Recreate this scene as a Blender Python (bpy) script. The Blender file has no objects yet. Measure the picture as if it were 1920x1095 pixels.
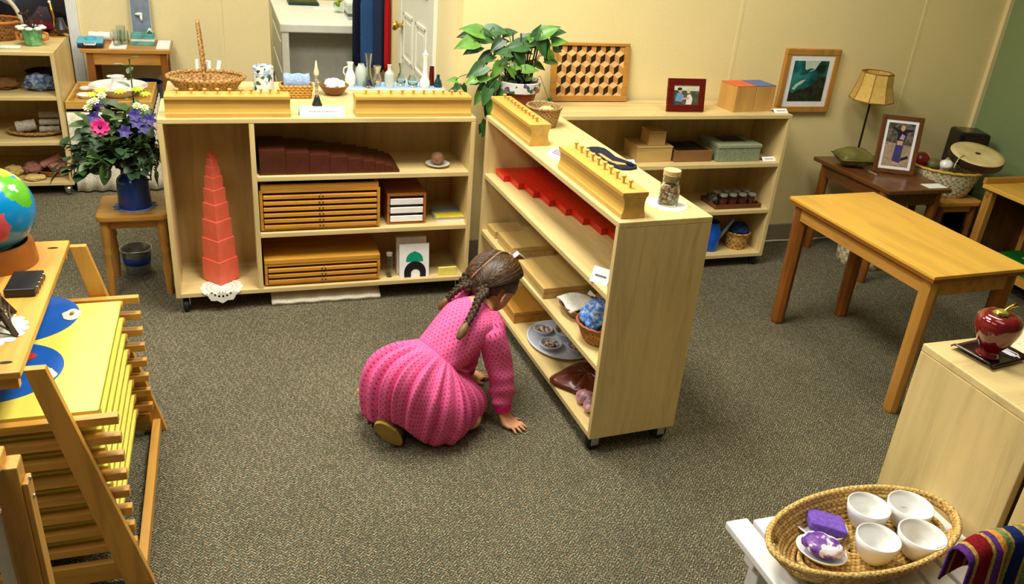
import bpy, bmesh, math, random
from mathutils import Vector, Matrix, Euler, noise
R = math.radians
PI = math.pi
SC = bpy.context.scene
COL = SC.collection
random.seed(7)

# ------------------------------------------------------------------ materials
def lin(c):
    return tuple((v/255/12.92 if v/255 <= .04045 else ((v/255+.055)/1.055)**2.4) for v in c) + (1,)

def base_mat(name, rough=.5, spec=.5, metal=0., trans=0., ior=1.45, coat=0.):
    m = bpy.data.materials.new(name)
    m.use_nodes = True
    nt = m.node_tree
    b = nt.nodes['Principled BSDF']
    b.inputs['Roughness'].default_value = rough
    b.inputs['Specular IOR Level'].default_value = spec
    b.inputs['Metallic'].default_value = metal
    b.inputs['Transmission Weight'].default_value = trans
    b.inputs['IOR'].default_value = ior
    b.inputs['Coat Weight'].default_value = coat
    return m, nt, b

def coords(nt, scale=(1, 1, 1), rot=(0, 0, 0), kind='Object'):
    tc = nt.nodes.new('ShaderNodeTexCoord')
    mp = nt.nodes.new('ShaderNodeMapping')
    mp.inputs['Scale'].default_value = scale
    mp.inputs['Rotation'].default_value = rot
    nt.links.new(tc.outputs[kind], mp.inputs['Vector'])
    return mp.outputs['Vector']

def ramp(nt, fac, stops):
    r = nt.nodes.new('ShaderNodeValToRGB')
    e = r.color_ramp.elements
    while len(e) < len(stops):
        e.new(.5)
    for k, (p, c) in enumerate(stops):
        e[k].position = p
        e[k].color = lin(c)
    nt.links.new(fac, r.inputs['Fac'])
    return r.outputs['Color']

def noise_node(nt, vec, scale, detail=4, rough=.6, dist=0.):
    n = nt.nodes.new('ShaderNodeTexNoise')
    n.inputs['Scale'].default_value = scale
    n.inputs['Detail'].default_value = detail
    n.inputs['Roughness'].default_value = rough
    n.inputs['Distortion'].default_value = dist
    nt.links.new(vec, n.inputs['Vector'])
    return n.outputs['Fac']

def bump(nt, b, fac, strength=.3, dist=.003):
    n = nt.nodes.new('ShaderNodeBump')
    n.inputs['Strength'].default_value = strength
    n.inputs['Distance'].default_value = dist
    nt.links.new(fac, n.inputs['Height'])
    nt.links.new(n.outputs['Normal'], b.inputs['Normal'])

def sh(c, f):
    return tuple(max(0, min(255, v*f)) for v in c)

_plain = {}
def plain(name, c, rough=.5, var=.06, scale=25, **k):
    if name in _plain:
        return _plain[name]
    m, nt, b = base_mat(name, rough, **k)
    f = noise_node(nt, coords(nt), scale)
    nt.links.new(ramp(nt, f, [(.3, sh(c, 1-var)), (.7, sh(c, 1+var))]), b.inputs['Base Color'])
    _plain[name] = m
    return m

def wood(name, c, dark=.8, axis='X', scale=9, rough=.42, light=1.07, stretch=12):
    m, nt, b = base_mat(name, rough)
    s = [stretch, stretch, stretch]
    s['XYZ'.index(axis)] = 1.2
    v = coords(nt, tuple(s))
    f = noise_node(nt, v, scale/4, 6, .62, .6)
    nt.links.new(ramp(nt, f, [(.25, sh(c, dark)), (.5, c), (.8, sh(c, light))]), b.inputs['Base Color'])
    bump(nt, b, f, .05, .002)
    return m

def weave(name, c, dark, sx=60, rough=.7, strength=.9, dist=.004):
    m, nt, b = base_mat(name, rough, spec=.25)
    v = coords(nt, (sx, sx, sx))
    ck = nt.nodes.new('ShaderNodeTexChecker')
    ck.inputs['Scale'].default_value = 1.
    nt.links.new(v, ck.inputs['Vector'])
    n = noise_node(nt, v, 1.1, 3)
    mx = nt.nodes.new('ShaderNodeMath'); mx.operation = 'MULTIPLY_ADD'
    nt.links.new(ck.outputs['Fac'], mx.inputs[0]); mx.inputs[1].default_value = .35
    nt.links.new(n, mx.inputs[2])
    nt.links.new(ramp(nt, mx.outputs[0], [(.3, dark), (.65, c), (1., sh(c, 1.15))]), b.inputs['Base Color'])
    bump(nt, b, mx.outputs[0], strength, dist)
    return m

def blotch(name, stops, scale=30, rough=.6, kind='noise', **k):
    m, nt, b = base_mat(name, rough, **k)
    v = coords(nt)
    if kind == 'noise':
        f = noise_node(nt, v, scale, 3, .55)
    else:
        vo = nt.nodes.new('ShaderNodeTexVoronoi')
        vo.inputs['Scale'].default_value = scale
        nt.links.new(v, vo.inputs['Vector'])
        sp = nt.nodes.new('ShaderNodeSeparateColor')
        nt.links.new(vo.outputs['Color'], sp.inputs['Color'])
        f = sp.outputs[0]
    r = ramp(nt, f, stops)
    if kind != 'noise':
        r.node.color_ramp.interpolation = 'CONSTANT'
    nt.links.new(r, b.inputs['Base Color'])
    return m

def cloth_mat(name, c, rough=.9, bscale=220, var=.12):
    m, nt, b = base_mat(name, rough, spec=.15)
    v = coords(nt)
    f = noise_node(nt, v, bscale, 2)
    nt.links.new(ramp(nt, f, [(.3, sh(c, 1-var)), (.7, sh(c, 1+var))]), b.inputs['Base Color'])
    bump(nt, b, f, .25, .002)
    return m

BIRCH = (214, 190, 130)
M = {}
for ax in 'XYZ':
    M['birch'+ax] = wood('birch_'+ax, BIRCH, .86, ax, 8, .38)
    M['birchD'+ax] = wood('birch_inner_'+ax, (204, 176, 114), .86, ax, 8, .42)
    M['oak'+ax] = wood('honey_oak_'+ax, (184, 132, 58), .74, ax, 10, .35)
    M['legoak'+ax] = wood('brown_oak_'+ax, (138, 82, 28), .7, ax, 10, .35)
    M['pine'+ax] = wood('pale_pine_'+ax, (200, 158, 74), .84, ax, 9, .35)
    M['dark'+ax] = wood('dark_walnut_'+ax, (104, 64, 32), .7, ax, 10, .25)
    M['box'+ax] = wood('box_wood_'+ax, (198, 166, 100), .82, ax, 9, .45)
M['edge'] = wood('ply_edge', (196, 172, 118), .75, 'X', 30, .5)
M['white'] = plain('white_paint', (236, 236, 232), .4, .02)
M['ceramic'] = plain('white_ceramic', (240, 241, 238), .12, .01, coat=.3)
M['black'] = plain('black_plastic', (22, 22, 24), .35, .1)
M['rubber'] = plain('black_rubber', (24, 24, 25), .5, .1)
M['steel'] = plain('steel', (190, 190, 188), .25, .03, metal=1.)
M['brass'] = plain('brass', (212, 170, 70), .25, .04, metal=1.)
M['glass'] = plain('clear_glass', (235, 245, 242), .03, .005, trans=1., ior=1.45)
M['paper'] = plain('white_paper', (240, 240, 238), .7, .02)
M['print'] = plain('printed_line', (120, 110, 110), .8, .05)

# ------------------------------------------------------------------ mesh builder
class B:
    def __init__(s):
        s.bm = bmesh.new()
    def _new(s, n0, mat=None, mi=0):
        vs = list(s.bm.verts)[n0:]
        if mat is not None:
            bmesh.ops.transform(s.bm, matrix=mat, verts=vs)
        if mi:
            sv = set(vs)
            for f in s.bm.faces:
                if f.verts[0] in sv:
                    f.material_index = mi
        return vs
    def box(s, x0, x1, y0, y1, z0, z1, rot=None, mi=0):
        n0 = len(s.bm.verts)
        bmesh.ops.create_cube(s.bm, size=1)
        c = Vector(((x0+x1)/2, (y0+y1)/2, (z0+z1)/2))
        m = Matrix.Translation(c) @ (rot if rot is not None else Matrix()) @ Matrix.Diagonal((x1-x0, y1-y0, z1-z0, 1))
        s._new(n0, m, mi)
        return s
    def bar(s, p, q, w, t, up=(0, 0, 1)):
        """rectangular bar from p to q, w across, t along the up-ish side"""
        p, q = Vector(p), Vector(q)
        d = q-p
        a = d.normalized()
        u = Vector(up); side = a.cross(u).normalized(); u = side.cross(a)
        m = Matrix((side, u, a)).transposed().to_4x4()
        n0 = len(s.bm.verts)
        bmesh.ops.create_cube(s.bm, size=1)
        s._new(n0, Matrix.Translation((p+q)/2) @ m @ Matrix.Diagonal((w, t, d.length, 1)))
        return s
    def lathe(s, prof, c=(0, 0, 0), n=24, sx=1, sy=1, cap=True, mi=0):
        n0 = len(s.bm.verts)
        rings = []
        for r, z in prof:
            if r < 1e-5:
                rings.append([s.bm.verts.new((c[0], c[1], c[2]+z))])
            else:
                rings.append([s.bm.verts.new((c[0]+r*sx*math.cos(2*PI*k/n), c[1]+r*sy*math.sin(2*PI*k/n), c[2]+z)) for k in range(n)])
        fs = []
        for a, b in zip(rings, rings[1:]):
            for k in range(n):
                k2 = (k+1) % n
                if len(a) == 1 and len(b) == 1:
                    continue
                if len(a) == 1:
                    fs.append(s.bm.faces.new((a[0], b[k2], b[k])))
                elif len(b) == 1:
                    fs.append(s.bm.faces.new((a[k], a[k2], b[0])))
                else:
                    fs.append(s.bm.faces.new((a[k], a[k2], b[k2], b[k])))
        if cap:
            if len(rings[0]) > 1: fs.append(s.bm.faces.new(rings[0][::-1]))
            if len(rings[-1]) > 1: fs.append(s.bm.faces.new(rings[-1]))
        for f in fs:
            f.material_index = mi
        return s
    def cyl(s, x, y, z0, z1, r, r2=None, n=20, mi=0):
        return s.lathe([(r, z0), (r if r2 is None else r2, z1)], (x, y, 0), n, mi=mi)
    def tube(s, pts, r, n=8, closed=False, mi=0):
        pts = [Vector(p) for p in pts]
        N = len(pts)
        rad = r if hasattr(r, '__len__') else [r]*N
        rings = []
        prev = None
        for i, p in enumerate(pts):
            if closed:
                t = pts[(i+1) % N]-pts[i-1]
            else:
                t = pts[min(i+1, N-1)]-pts[max(i-1, 0)]
            t.normalize()
            if prev is None:
                u = t.orthogonal().normalized()
                if abs(t.z) < .9:
                    u = Vector((0, 0, 1)); u = (u-t*u.dot(t)).normalized()
            else:
                u = (prev-t*prev.dot(t)).normalized()
            prev = u
            w = t.cross(u)
            rings.append([s.bm.verts.new(p+(u*math.cos(2*PI*k/n)+w*math.sin(2*PI*k/n))*rad[i]) for k in range(n)])
        fs = []
        pairs = list(zip(rings, rings[1:])) + ([(rings[-1], rings[0])] if closed else [])
        for a, b in pairs:
            for k in range(n):
                k2 = (k+1) % n
                fs.append(s.bm.faces.new((a[k], a[k2], b[k2], b[k])))
        if not closed:
            fs.append(s.bm.faces.new(rings[0][::-1])); fs.append(s.bm.faces.new(rings[-1]))
        for f in fs:
            f.material_index = mi
        return s
    def ball(s, c, r, sub=2, amp=0, fr=8, seed=0, mi=0, rot=None):
        n0 = len(s.bm.verts)
        bmesh.ops.create_icosphere(s.bm, subdivisions=sub, radius=1)
        vs = list(s.bm.verts)[n0:]
        r3 = r if hasattr(r, '__len__') else (r, r, r)
        for v in vs:
            d = v.co.copy()
            k = 1 + (amp*noise.noise(d*fr/3+Vector((seed*3.1, seed, 1.7))) if amp else 0)
            p = Vector((d.x*r3[0]*k, d.y*r3[1]*k, d.z*r3[2]*k))
            if rot is not None: p = rot @ p
            v.co = p+Vector(c)
        if mi:
            s._new(n0, None, mi)
        return s
    def poly(s, pts, h=None, mi=0):
        """polygon; h = extrusion vector"""
        vs = [s.bm.verts.new(p) for p in pts]
        f = s.bm.faces.new(vs)
        f.material_index = mi
        if h is not None:
            e = bmesh.ops.extrude_face_region(s.bm, geom=[f])
            nv = [g for g in e['geom'] if isinstance(g, bmesh.types.BMVert)]
            bmesh.ops.translate(s.bm, verts=nv, vec=h)
            for g in s.bm.faces:
                if g.verts[0] in nv or g.verts[0] in vs: g.material_index = mi
        return s
    def grid(s, fn, nu, nv, closed=False, thick=0, mi=0):
        vv = [[s.bm.verts.new(fn(i/(nu if closed else nu-1), j/(nv-1))) for j in range(nv)] for i in range(nu)]
        for i in range(nu if closed else nu-1):
            for j in range(nv-1):
                a = (i+1) % nu
                f = s.bm.faces.new((vv[i][j], vv[a][j], vv[a][j+1], vv[i][j+1])); f.material_index = mi
        return s

def obj(name, b, mats, parent=None, bevel=0, smooth=None, solid=0, sub=0, loc=None, label=None, remesh=0, sm=0):
    bm = b.bm
    bmesh.ops.recalc_face_normals(bm, faces=bm.faces)
    me = bpy.data.meshes.new(name)
    bm.to_mesh(me); bm.free()
    for m in (mats if isinstance(mats, (list, tuple)) else [mats]):
        me.materials.append(m)
    o = bpy.data.objects.new(name, me)
    COL.objects.link(o)
    if parent: o.parent = parent
    if loc: o.location = loc
    if remesh:
        r = o.modifiers.new('remesh', 'REMESH'); r.mode = 'VOXEL'; r.voxel_size = remesh; r.use_smooth_shade = True
        if sm:
            q = o.modifiers.new('soft', 'SMOOTH'); q.iterations = sm; q.factor = .5
    if solid:
        d = o.modifiers.new('thick', 'SOLIDIFY'); d.thickness = solid; d.offset = 0
    if sub:
        d = o.modifiers.new('sub', 'SUBSURF'); d.levels = sub; d.render_levels = sub
    if bevel:
        d = o.modifiers.new('bev', 'BEVEL'); d.width = bevel; d.segments = 2; d.limit_method = 'ANGLE'; d.angle_limit = R(40)
    if smooth is not None:
        for p in me.polygons: p.use_smooth = True
        if smooth < 180:
            try:
                me.set_sharp_from_angle(angle=R(smooth))
            except Exception:
                pass
    if label: o['label'] = label
    return o

def tag(o, label, cat, group=None):
    o['label'] = label; o['category'] = cat
    if group: o['group'] = group
    return o
def thing(name, label, cat, loc=(0, 0, 0), rotz=0, group=None):
    o = bpy.data.objects.new(name, None); COL.objects.link(o)
    o.empty_display_size = .05
    o.location = loc; o.rotation_euler = (0, 0, rotz)
    return tag(o, label, cat, group)
def struct(name, b, m, **k):
    o = obj(name, b, m, **k); o['kind'] = 'structure'; return o
def dup(root, loc=None, rotz=None, label=None):
    r = root.copy(); COL.objects.link(r)
    if loc is not None: r.location = loc
    if rotz is not None: r.rotation_euler = (0, 0, rotz)
    if label: r['label'] = label
    for ch in list(root.children):
        c = ch.copy(); COL.objects.link(c); c.parent = r
        for g in list(ch.children):
            d = g.copy(); COL.objects.link(d); d.parent = c
    return r
def solo(name, b, m, label, cat, group=None, **k):
    return tag(obj(name, b, m, **k), label, cat, group)

# ------------------------------------------------------------------ camera
cam = bpy.data.cameras.new('camera')
co = bpy.data.objects.new('camera', cam); COL.objects.link(co)
cam.sensor_width = 36; cam.lens = 36*1571.5/1920
cam.clip_start = .05; cam.clip_end = 60
pitch, roll, yaw = .4511, .083, .3436
fw0 = Vector((math.sin(yaw), math.cos(yaw), 0)); rt0 = Vector((math.cos(yaw), -math.sin(yaw), 0)); up0 = Vector((0, 0, 1))
fw = fw0*math.cos(pitch)-up0*math.sin(pitch); up = up0*math.cos(pitch)+fw0*math.sin(pitch)
rr = rt0*math.cos(roll)+up*math.sin(roll); uu = -rt0*math.sin(roll)+up*math.cos(roll)
co.matrix_world = Matrix.Translation((0, 0, 1.6647)) @ Matrix((rr, uu, -fw)).transposed().to_4x4()
SC.camera = co

# ------------------------------------------------------------------ room
def carpet():
    m, nt, b = base_mat('speckled_carpet', .95, spec=.1)
    v = coords(nt)
    # zig-zag weave of short loops
    w1 = coords(nt, (1, 1, 1), (0, 0, R(45)))
    def brick(vec, sc):
        k = nt.nodes.new('ShaderNodeTexBrick')
        k.inputs['Scale'].default_value = sc
        k.inputs['Mortar Size'].default_value = .12
        k.inputs['Mortar Smooth'].default_value = .6
        k.inputs['Brick Width'].default_value = 1.3; k.inputs['Row Height'].default_value = .45
        k.inputs['Color1'].default_value = (1, 1, 1, 1); k.inputs['Color2'].default_value = (.5, .5, .5, 1); k.inputs['Mortar'].default_value = (0, 0, 0, 1)
        nt.links.new(vec, k.inputs['Vector']); return k.outputs['Color']
    b1 = brick(w1, 62)
    w2 = coords(nt, (1, 1, 1), (0, 0, R(-45)))
    b2 = brick(w2, 62)
    wv = nt.nodes.new('ShaderNodeTexWave'); wv.inputs['Scale'].default_value = 13; wv.inputs['Distortion'].default_value = .6
    nt.links.new(v, wv.inputs['Vector'])
    st = nt.nodes.new('ShaderNodeMath'); st.operation = 'GREATER_THAN'; st.inputs[1].default_value = .5
    nt.links.new(wv.outputs['Fac'], st.inputs[0])
    mx = nt.nodes.new('ShaderNodeMixRGB')
    nt.links.new(st.outputs[0], mx.inputs['Fac']); nt.links.new(b1, mx.inputs[1]); nt.links.new(b2, mx.inputs[2])
    f = noise_node(nt, v, 190, 2, .7)
    g = noise_node(nt, v, 2.2, 3)
    a = nt.nodes.new('ShaderNodeMath'); a.operation = 'MULTIPLY_ADD'
    bw = nt.nodes.new('ShaderNodeRGBToBW'); nt.links.new(mx.outputs['Color'], bw.inputs[0])
    nt.links.new(bw.outputs[0], a.inputs[0]); a.inputs[1].default_value = .34; nt.links.new(f, a.inputs[2])
    a2 = nt.nodes.new('ShaderNodeMath'); a2.operation = 'MULTIPLY_ADD'
    nt.links.new(g, a2.inputs[0]); a2.inputs[1].default_value = .12; nt.links.new(a.outputs[0], a2.inputs[2])
    basec = ramp(nt, a2.outputs[0], [(.38, (30, 29, 24)), (.60, (76, 72, 59)), (.76, (106, 100, 82)), (1., (166, 157, 130))])
    tint = ramp(nt, noise_node(nt, v, 70, 2), [(.36, (230, 248, 252)), (.5, (250, 250, 246)), (.66, (255, 242, 222))])
    ml = nt.nodes.new('ShaderNodeMixRGB'); ml.blend_type = 'MULTIPLY'; ml.inputs['Fac'].default_value = 1.
    nt.links.new(basec, ml.inputs[1]); nt.links.new(tint, ml.inputs[2])
    nt.links.new(ml.outputs['Color'], b.inputs['Base Color'])
    bump(nt, b, a.outputs[0], .6, .004)
    return m

def wallmat(name, c):
    m, nt, b = base_mat(name, .75, spec=.2)
    v = coords(nt)
    f = noise_node(nt, v, 90, 3)
    g = noise_node(nt, v, 1.3, 2)
    a = nt.nodes.new('ShaderNodeMath'); a.operation = 'MULTIPLY_ADD'
    nt.links.new(f, a.inputs[0]); a.inputs[1].default_value = .5; nt.links.new(g, a.inputs[2])
    nt.links.new(ramp(nt, a.outputs[0], [(.5, sh(c, .97)), (1., sh(c, 1.03))]), b.inputs['Base Color'])
    bump(nt, b, f, .08, .002)
    return m

CREAM = (234, 216, 156)
M['cream'] = wallmat('cream_wall', CREAM)
M['cream2'] = wallmat('cream_wall_rear', (236, 220, 168))
M['green'] = wallmat('sage_wall', (126, 142, 96))
M['trim'] = wallmat('cream_trim', (226, 208, 156))
M['ceil'] = wallmat('ceiling_white', (225, 222, 210))
M['base'] = wallmat('grey_baseboard', (140, 130, 104))
M['doorwhite'] = wallmat('white_door', (222, 222, 206))

HC = 2.7
struct('floor', B().box(-4.2, 4.2, -2.2, 9.2, -.1, 0), carpet())
struct('ceiling', B().box(-4.2, 4.2, -2.2, 9.2, HC, HC+.1), M['ceil'])
struct('wall_back', B().box(.976, 4.1, 3.6435, 3.75, 0, HC), M['cream'])
struct('wall_return', B().box(.976, 1.08, 3.75, 7.9, 0, HC), M['cream2'])
struct('wall_right', B().box(3.971, 4.1, -2.2, 3.6435, 0, HC), M['green'])
struct('wall_rear', B().box(-.84, .262, 5.62, 5.74, 0, HC), M['cream2'])
struct('wall_far', B().box(-4.2, 1.08, 7.9, 8.0, 0, HC), M['cream2'])
struct('wall_left', B().box(-4.2, -4.1, -2.2, 7.9, 0, HC), M['cream2'])
struct('trim_corner', B().box(3.945, 3.971, 3.62, 3.6435, .0, HC), M['trim'])
for i, x in enumerate((2.348, 3.425)):
    struct('trim_%d' % (i+1), B().box(x-.008, x+.008, 3.6418, 3.6435, .1, HC), M['cream'])
struct('trim_3', B().box(-.042, -.014, 5.615, 5.62, .1, HC), M['cream2'])
struct('trim_4', B().box(-.872, -.815, 5.59, 5.75, 0, HC), M['white'], bevel=.004)
struct('baseboard_back', B().box(.976, 3.971, 3.628, 3.6435, 0, .095), M['base'])
struct('baseboard_right', B().box(3.956, 3.971, -2, 3.628, 0, .095), M['base'])
struct('baseboard_rear', B().box(-.815, .262, 5.605, 5.62, 0, .095), M['base'])
# white six-panel door flush in the return wall
d = struct('door_1', B().box(.962, .976, 4.2, 4.93, .01, 2.02), M['doorwhite'], bevel=.002)
pb = B()
for y0, y1 in ((4.28, 4.53), (4.61, 4.86)):
    for z0, z1 in ((.15, .62), (.72, .98), (1.12, 1.5), (1.6, 1.9)):
        for a in ((y0, y1, z0, z0+.02), (y0, y1, z1-.02, z1), (y0, y0+.02, z0, z1), (y1-.02, y1, z0, z1)):
            pb.box(.954, .964, a[0], a[1], a[2], a[3])
        pb.box(.957, .964, y0+.045, y1-.045, z0+.045, z1-.045)
obj('door_panel', pb, M['doorwhite'], d, bevel=.003)
obj('door_knob', B().lathe([(.028, 0), (.028, .004), (.011, .008), (.011, .03), (.024, .038), (.029, .05), (.024, .062), (0, .066)], n=20), M['brass'], d, smooth=40).matrix_local = Matrix.Translation((.962, 4.885, .9)) @ Matrix.Rotation(-PI/2, 4, 'Y')
struct('trim_5', B().box(.955, .976, 4.93, 5.02, 0, 2.08).box(.955, .976, 4.11, 4.2, 0, 2.08), M['doorwhite'], bevel=.003)
# ------------------------------------------------------------------ birch shelf units
T = .019
def caster(parent, x, y, zt, black=True):
    w = B()
    w.lathe([(.010, -.011), (.026, -.010), (.028, -.005), (.028, .005), (.026, .010), (.010, .011)], n=18)
    o = obj('caster', B().box(x-.02, x+.02, y-.02, y+.02, zt-.006, zt).box(x-.017, x-.013, y-.014, y+.014, zt-.04, zt-.004).box(x+.013, x+.017, y-.014, y+.014, zt-.04, zt-.004), M['steel'], parent)
    k = obj('wheel', w, M['rubber'] if black else M['steel'], o, smooth=35)
    k.matrix_local = Matrix.Translation((x, y, .028)) @ Matrix.Rotation(PI/2, 4, 'Y')
    return o

def shelf_unit(label, loc, rotz, W, D, H, z0, shelves, divider=None, wheels='b', back=True):
    t = thing('shelf_unit', label, 'shelf', loc, rotz, 'birch shelf units on castors')
    obj('top_panel', B().box(0, W, 0, D, H-T, H), M['birchX'], t, bevel=.0025)
    for x in (0, W-T):
        obj('side_panel', B().box(x, x+T, 0, D, z0, H-T), M['birchZ'], t, bevel=.0015)
    obj('bottom_panel', B().box(T, W-T, 0, D-.008, z0, z0+T), M['birchX'], t, bevel=.0015)
    if back:
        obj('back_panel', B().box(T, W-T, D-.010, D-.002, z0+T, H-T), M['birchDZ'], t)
    x0 = T
    if divider:
        obj('divider', B().box(divider-T/2, divider+T/2, .001, D-.01, z0+T, H-T), M['birchZ'], t, bevel=.0015)
        x0 = divider+T/2
    for z in shelves:
        obj('shelf_board', B().box(x0, W-T, .002, D-.01, z-T, z), M['birchX'], t, bevel=.0015)
    for x in (.034, W-.034):
        for y in (.032, D-.034):
            caster(t, x, y, z0, wheels == 'b')
    return t

S1 = (-.263, 3.248); Z1 = .803
shelf_unit('birch shelf with tall left bay holding the pink tower', (S1[0], S1[1], 0), 0, 1.209, .316, Z1, .072, (.572, .335), .33)
shelf_unit('birch shelf back to back behind the pink tower shelf, carrying basket and vases', (S1[0]+.01, 3.572, 0), 0, 1.19, .3, Z1, .072, (.45,))
r2 = -1.5258
S2o = Vector((.979, 3.22, 0)); S2m = Matrix.Translation(S2o) @ Matrix.Rotation(r2, 4, 'Z')
def L2(u, v, z): return S2m @ Vector((u, v, z))
shelf_unit('birch shelf end-on in the middle, the girl looks into it', S2o, r2, 1.196, .3144, .82, .063, (.579, .329))
shelf_unit('birch shelf against the back wall under the tessellated wooden panel', (1.114, 3.337, 0), 0, 1.42, .288, .783, .053, (.546, .306))
shelf_unit('birch shelf in the far left corner holding folded cloths', (-2.02, 4.722, 0), 0, 1.2, .5, .75, .06, (.528, .295), wheels='s')
# cabinet at lower right: end panel faces the room
c4 = thing('cabinet', 'birch cabinet at the right edge with the red glass apple on top', 'cabinet', (1.424, .94, 0))
obj('top_panel', B().box(0, .9, 0, .312, .801, .82), M['birchX'], c4, bevel=.003)
obj('side_panel', B().box(0, .019, 0, .312, .05, .801), M['birchZ'], c4, bevel=.002)
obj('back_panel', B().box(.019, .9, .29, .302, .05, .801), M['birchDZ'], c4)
obj('bottom_panel', B().box(.019, .9, 0, .29, .05, .069), M['birchX'], c4)
obj('shelf_board', B().box(.019, .9, .002, .29, .4, .419), M['birchX'], c4)
obj('side_panel', B().box(.9, .919, 0, .312, .05, .82), M['birchZ'], c4)
for x in (.06, .85):
    for y in (.05, .26): caster(c4, x, y, .05)
c5 = thing('cabinet', 'second birch cabinet behind the striped cloth, cut off by the frame', 'cabinet', (1.424, .61, 0))
obj('top_panel', B().box(0, .9, 0, .312, .801, .82), M['birchX'], c5, bevel=.003)
for x in (0, .881): obj('side_panel', B().box(x, x+.019, 0, .312, .05, .801), M['birchZ'], c5, bevel=.002)
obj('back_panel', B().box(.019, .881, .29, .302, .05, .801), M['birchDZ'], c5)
for x in (.06, .85):
    for y in (.05, .26): caster(c5, x, y, .05)

# ------------------------------------------------------------------ cylinder blocks
def cyl_block(label, loc, rotz, L, knobh, spacing):
    t = thing('cylinder_block', label, 'wooden block', loc, rotz, 'cylinder blocks with knobs')
    prof = [(.039, 0), (.039, .014), (.036, .020), (.0335, .032), (.0335, .05), (.037, .062), (.042, .068), (.042, .08)]
    b = B()
    pts = [(0, -y, z) for y, z in prof]+[(0, y, z) for y, z in reversed(prof)]
    b.poly(pts, Vector((L, 0, 0)))
    obj('block', b, M['pineX'], t, bevel=.0015)
    x = .045
    xs = []
    for k in range(10):
        xs.append(x); x += spacing(k)
    sc = (L-.04-.045)/(xs[-1]-xs[0])
    for k in range(10):
        xx = .045+(xs[k]-xs[0])*sc
        kb = B().lathe([(.004, 0), (.0035, knobh*.5), (.0045, knobh*.6), (.0072, knobh*.75), (.0078, knobh*.88), (.005, knobh), (0, knobh*1.02)], (xx, 0, .0805), 14)
        kb.lathe([(.017-.0009*k, 0), (.017-.0009*k, .0012), (0, .0013)], (xx, 0, .0795), 20)
        obj('knob', kb, M['pineZ'], t, smooth=50)
    return t
cyl_block('knobbed cylinder block at the left end of the pink tower shelf', (-.232, S1[1]+.055, Z1), 0, .446, .02, lambda k: .056-.0027*k)
cyl_block('knobbed cylinder block at the right end of the pink tower shelf', (.461, S1[1]+.055, Z1), 0, .466, .018, lambda k: .056-.0022*k)
cyl_block('knobbed cylinder block on the far end of the middle shelf', L2(.012, .053, .82), r2, .43, .018, lambda k: .05)
cyl_block('knobbed cylinder block with tall knobs near the middle shelf front end', L2(.70, .055, .82), r2, .472, .026, lambda k: .045)

# ------------------------------------------------------------------ pink tower
PINK = plain('pink_cube', (226, 104, 78), .45, .04)
a = .7468
ctr = Vector((-.0903, 3.2962, 0)) + Vector((math.cos(a)-math.sin(a), math.sin(a)+math.cos(a), 0))*.05
z = .0945
nth = ['bottom', 'second', 'third', 'fourth', 'fifth', 'sixth', 'seventh', 'eighth', 'ninth', 'topmost']
for k in range(10):
    s = .1-.01*k
    lab = 'largest pink cube, bottom of the pink tower' if k == 0 else ('tiny pink cube on the very top of the pink tower' if k == 9 else 'pink cube, %s from the bottom of the pink tower' % nth[k])
    o = solo('pink_cube', B().box(-s/2, s/2, -s/2, s/2, 0, s), PINK, lab, 'cube', 'cubes of the pink tower', bevel=.0012)
    o.location = (ctr.x, ctr.y, z); o.rotation_euler = (0, 0, a+(.02 if k % 2 else -.015)*k/5)
    z += s
# lace doily hanging over the shelf edge
LACE = plain('lace', (222, 220, 206), .9, .04)
b = B()
nr, na = 9, 48
cx, cy = -.088, 3.288
def lace_pt(r, th):
    x = cx+r*math.cos(th); y = cy+r*math.sin(th); zz = .0922
    e = 3.2445
    if y < e:
        zz = .0922-(e-y)*1.15; y = e-.004-(e-y)*.06
    return (x, y, zz)
rows = [[b.bm.verts.new(lace_pt(.012+.070*i/(nr-1)+(.004*math.cos(12*2*PI*j/na) if i == nr-1 else 0), 2*PI*j/na)) for j in range(na)] for i in range(nr)]
for i in range(nr-1):
    for j in range(na):
        if i >= 3 and i % 2 == 1 and j % 2 == 0 and i < nr-2: continue
        b.bm.faces.new((rows[i][j], rows[i][(j+1) % na], rows[i+1][(j+1) % na], rows[i+1][j]))
b.bm.faces.new(rows[0])
solo('lace_doily', b, LACE, 'white lace doily under the pink tower hanging over the shelf edge', 'doily', solid=.0012)

# ------------------------------------------------------------------ brown stair
BR = wood('stair_brown', (74, 36, 20), .75, 'Y', 10, .3)
x = .0885
for k in range(10):
    s = .1-.01*k
    lab = 'thickest dark brown prism, left end of the brown stair' if k == 0 else ('thinnest dark brown prism, right end of the brown stair' if k == 9 else 'dark brown prism, %s from the left in the brown stair' % nth[k])
    o = solo('brown_prism', B().box(0, s-.0008, 0, .2, 0, s), BR, lab, 'wooden prism', 'prisms of the brown stair', bevel=.001)
    o.location = (x, 3.268, .5725); x += s
# saucer with a brown ball
t = thing('saucer', 'small white saucer right of the brown stair', 'saucer', (.812, 3.335, .572))
obj('dish', B().lathe([(0, 0), (.026, 0), (.03, .004), (.05, .012), (.051, .015), (.046, .014), (.028, .008), (0, .006)], n=32), M['ceramic'], t, smooth=60)
solo('nut', B().ball((.812, 3.337, .6075), (.029, .029, .027), 3, .08, 9, 2), blotch('nut_brown', [(.3, (112, 78, 46)), (.7, (150, 112, 70))], 60), 'round brown nut lying on the white saucer', 'nut', smooth=180)

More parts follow.
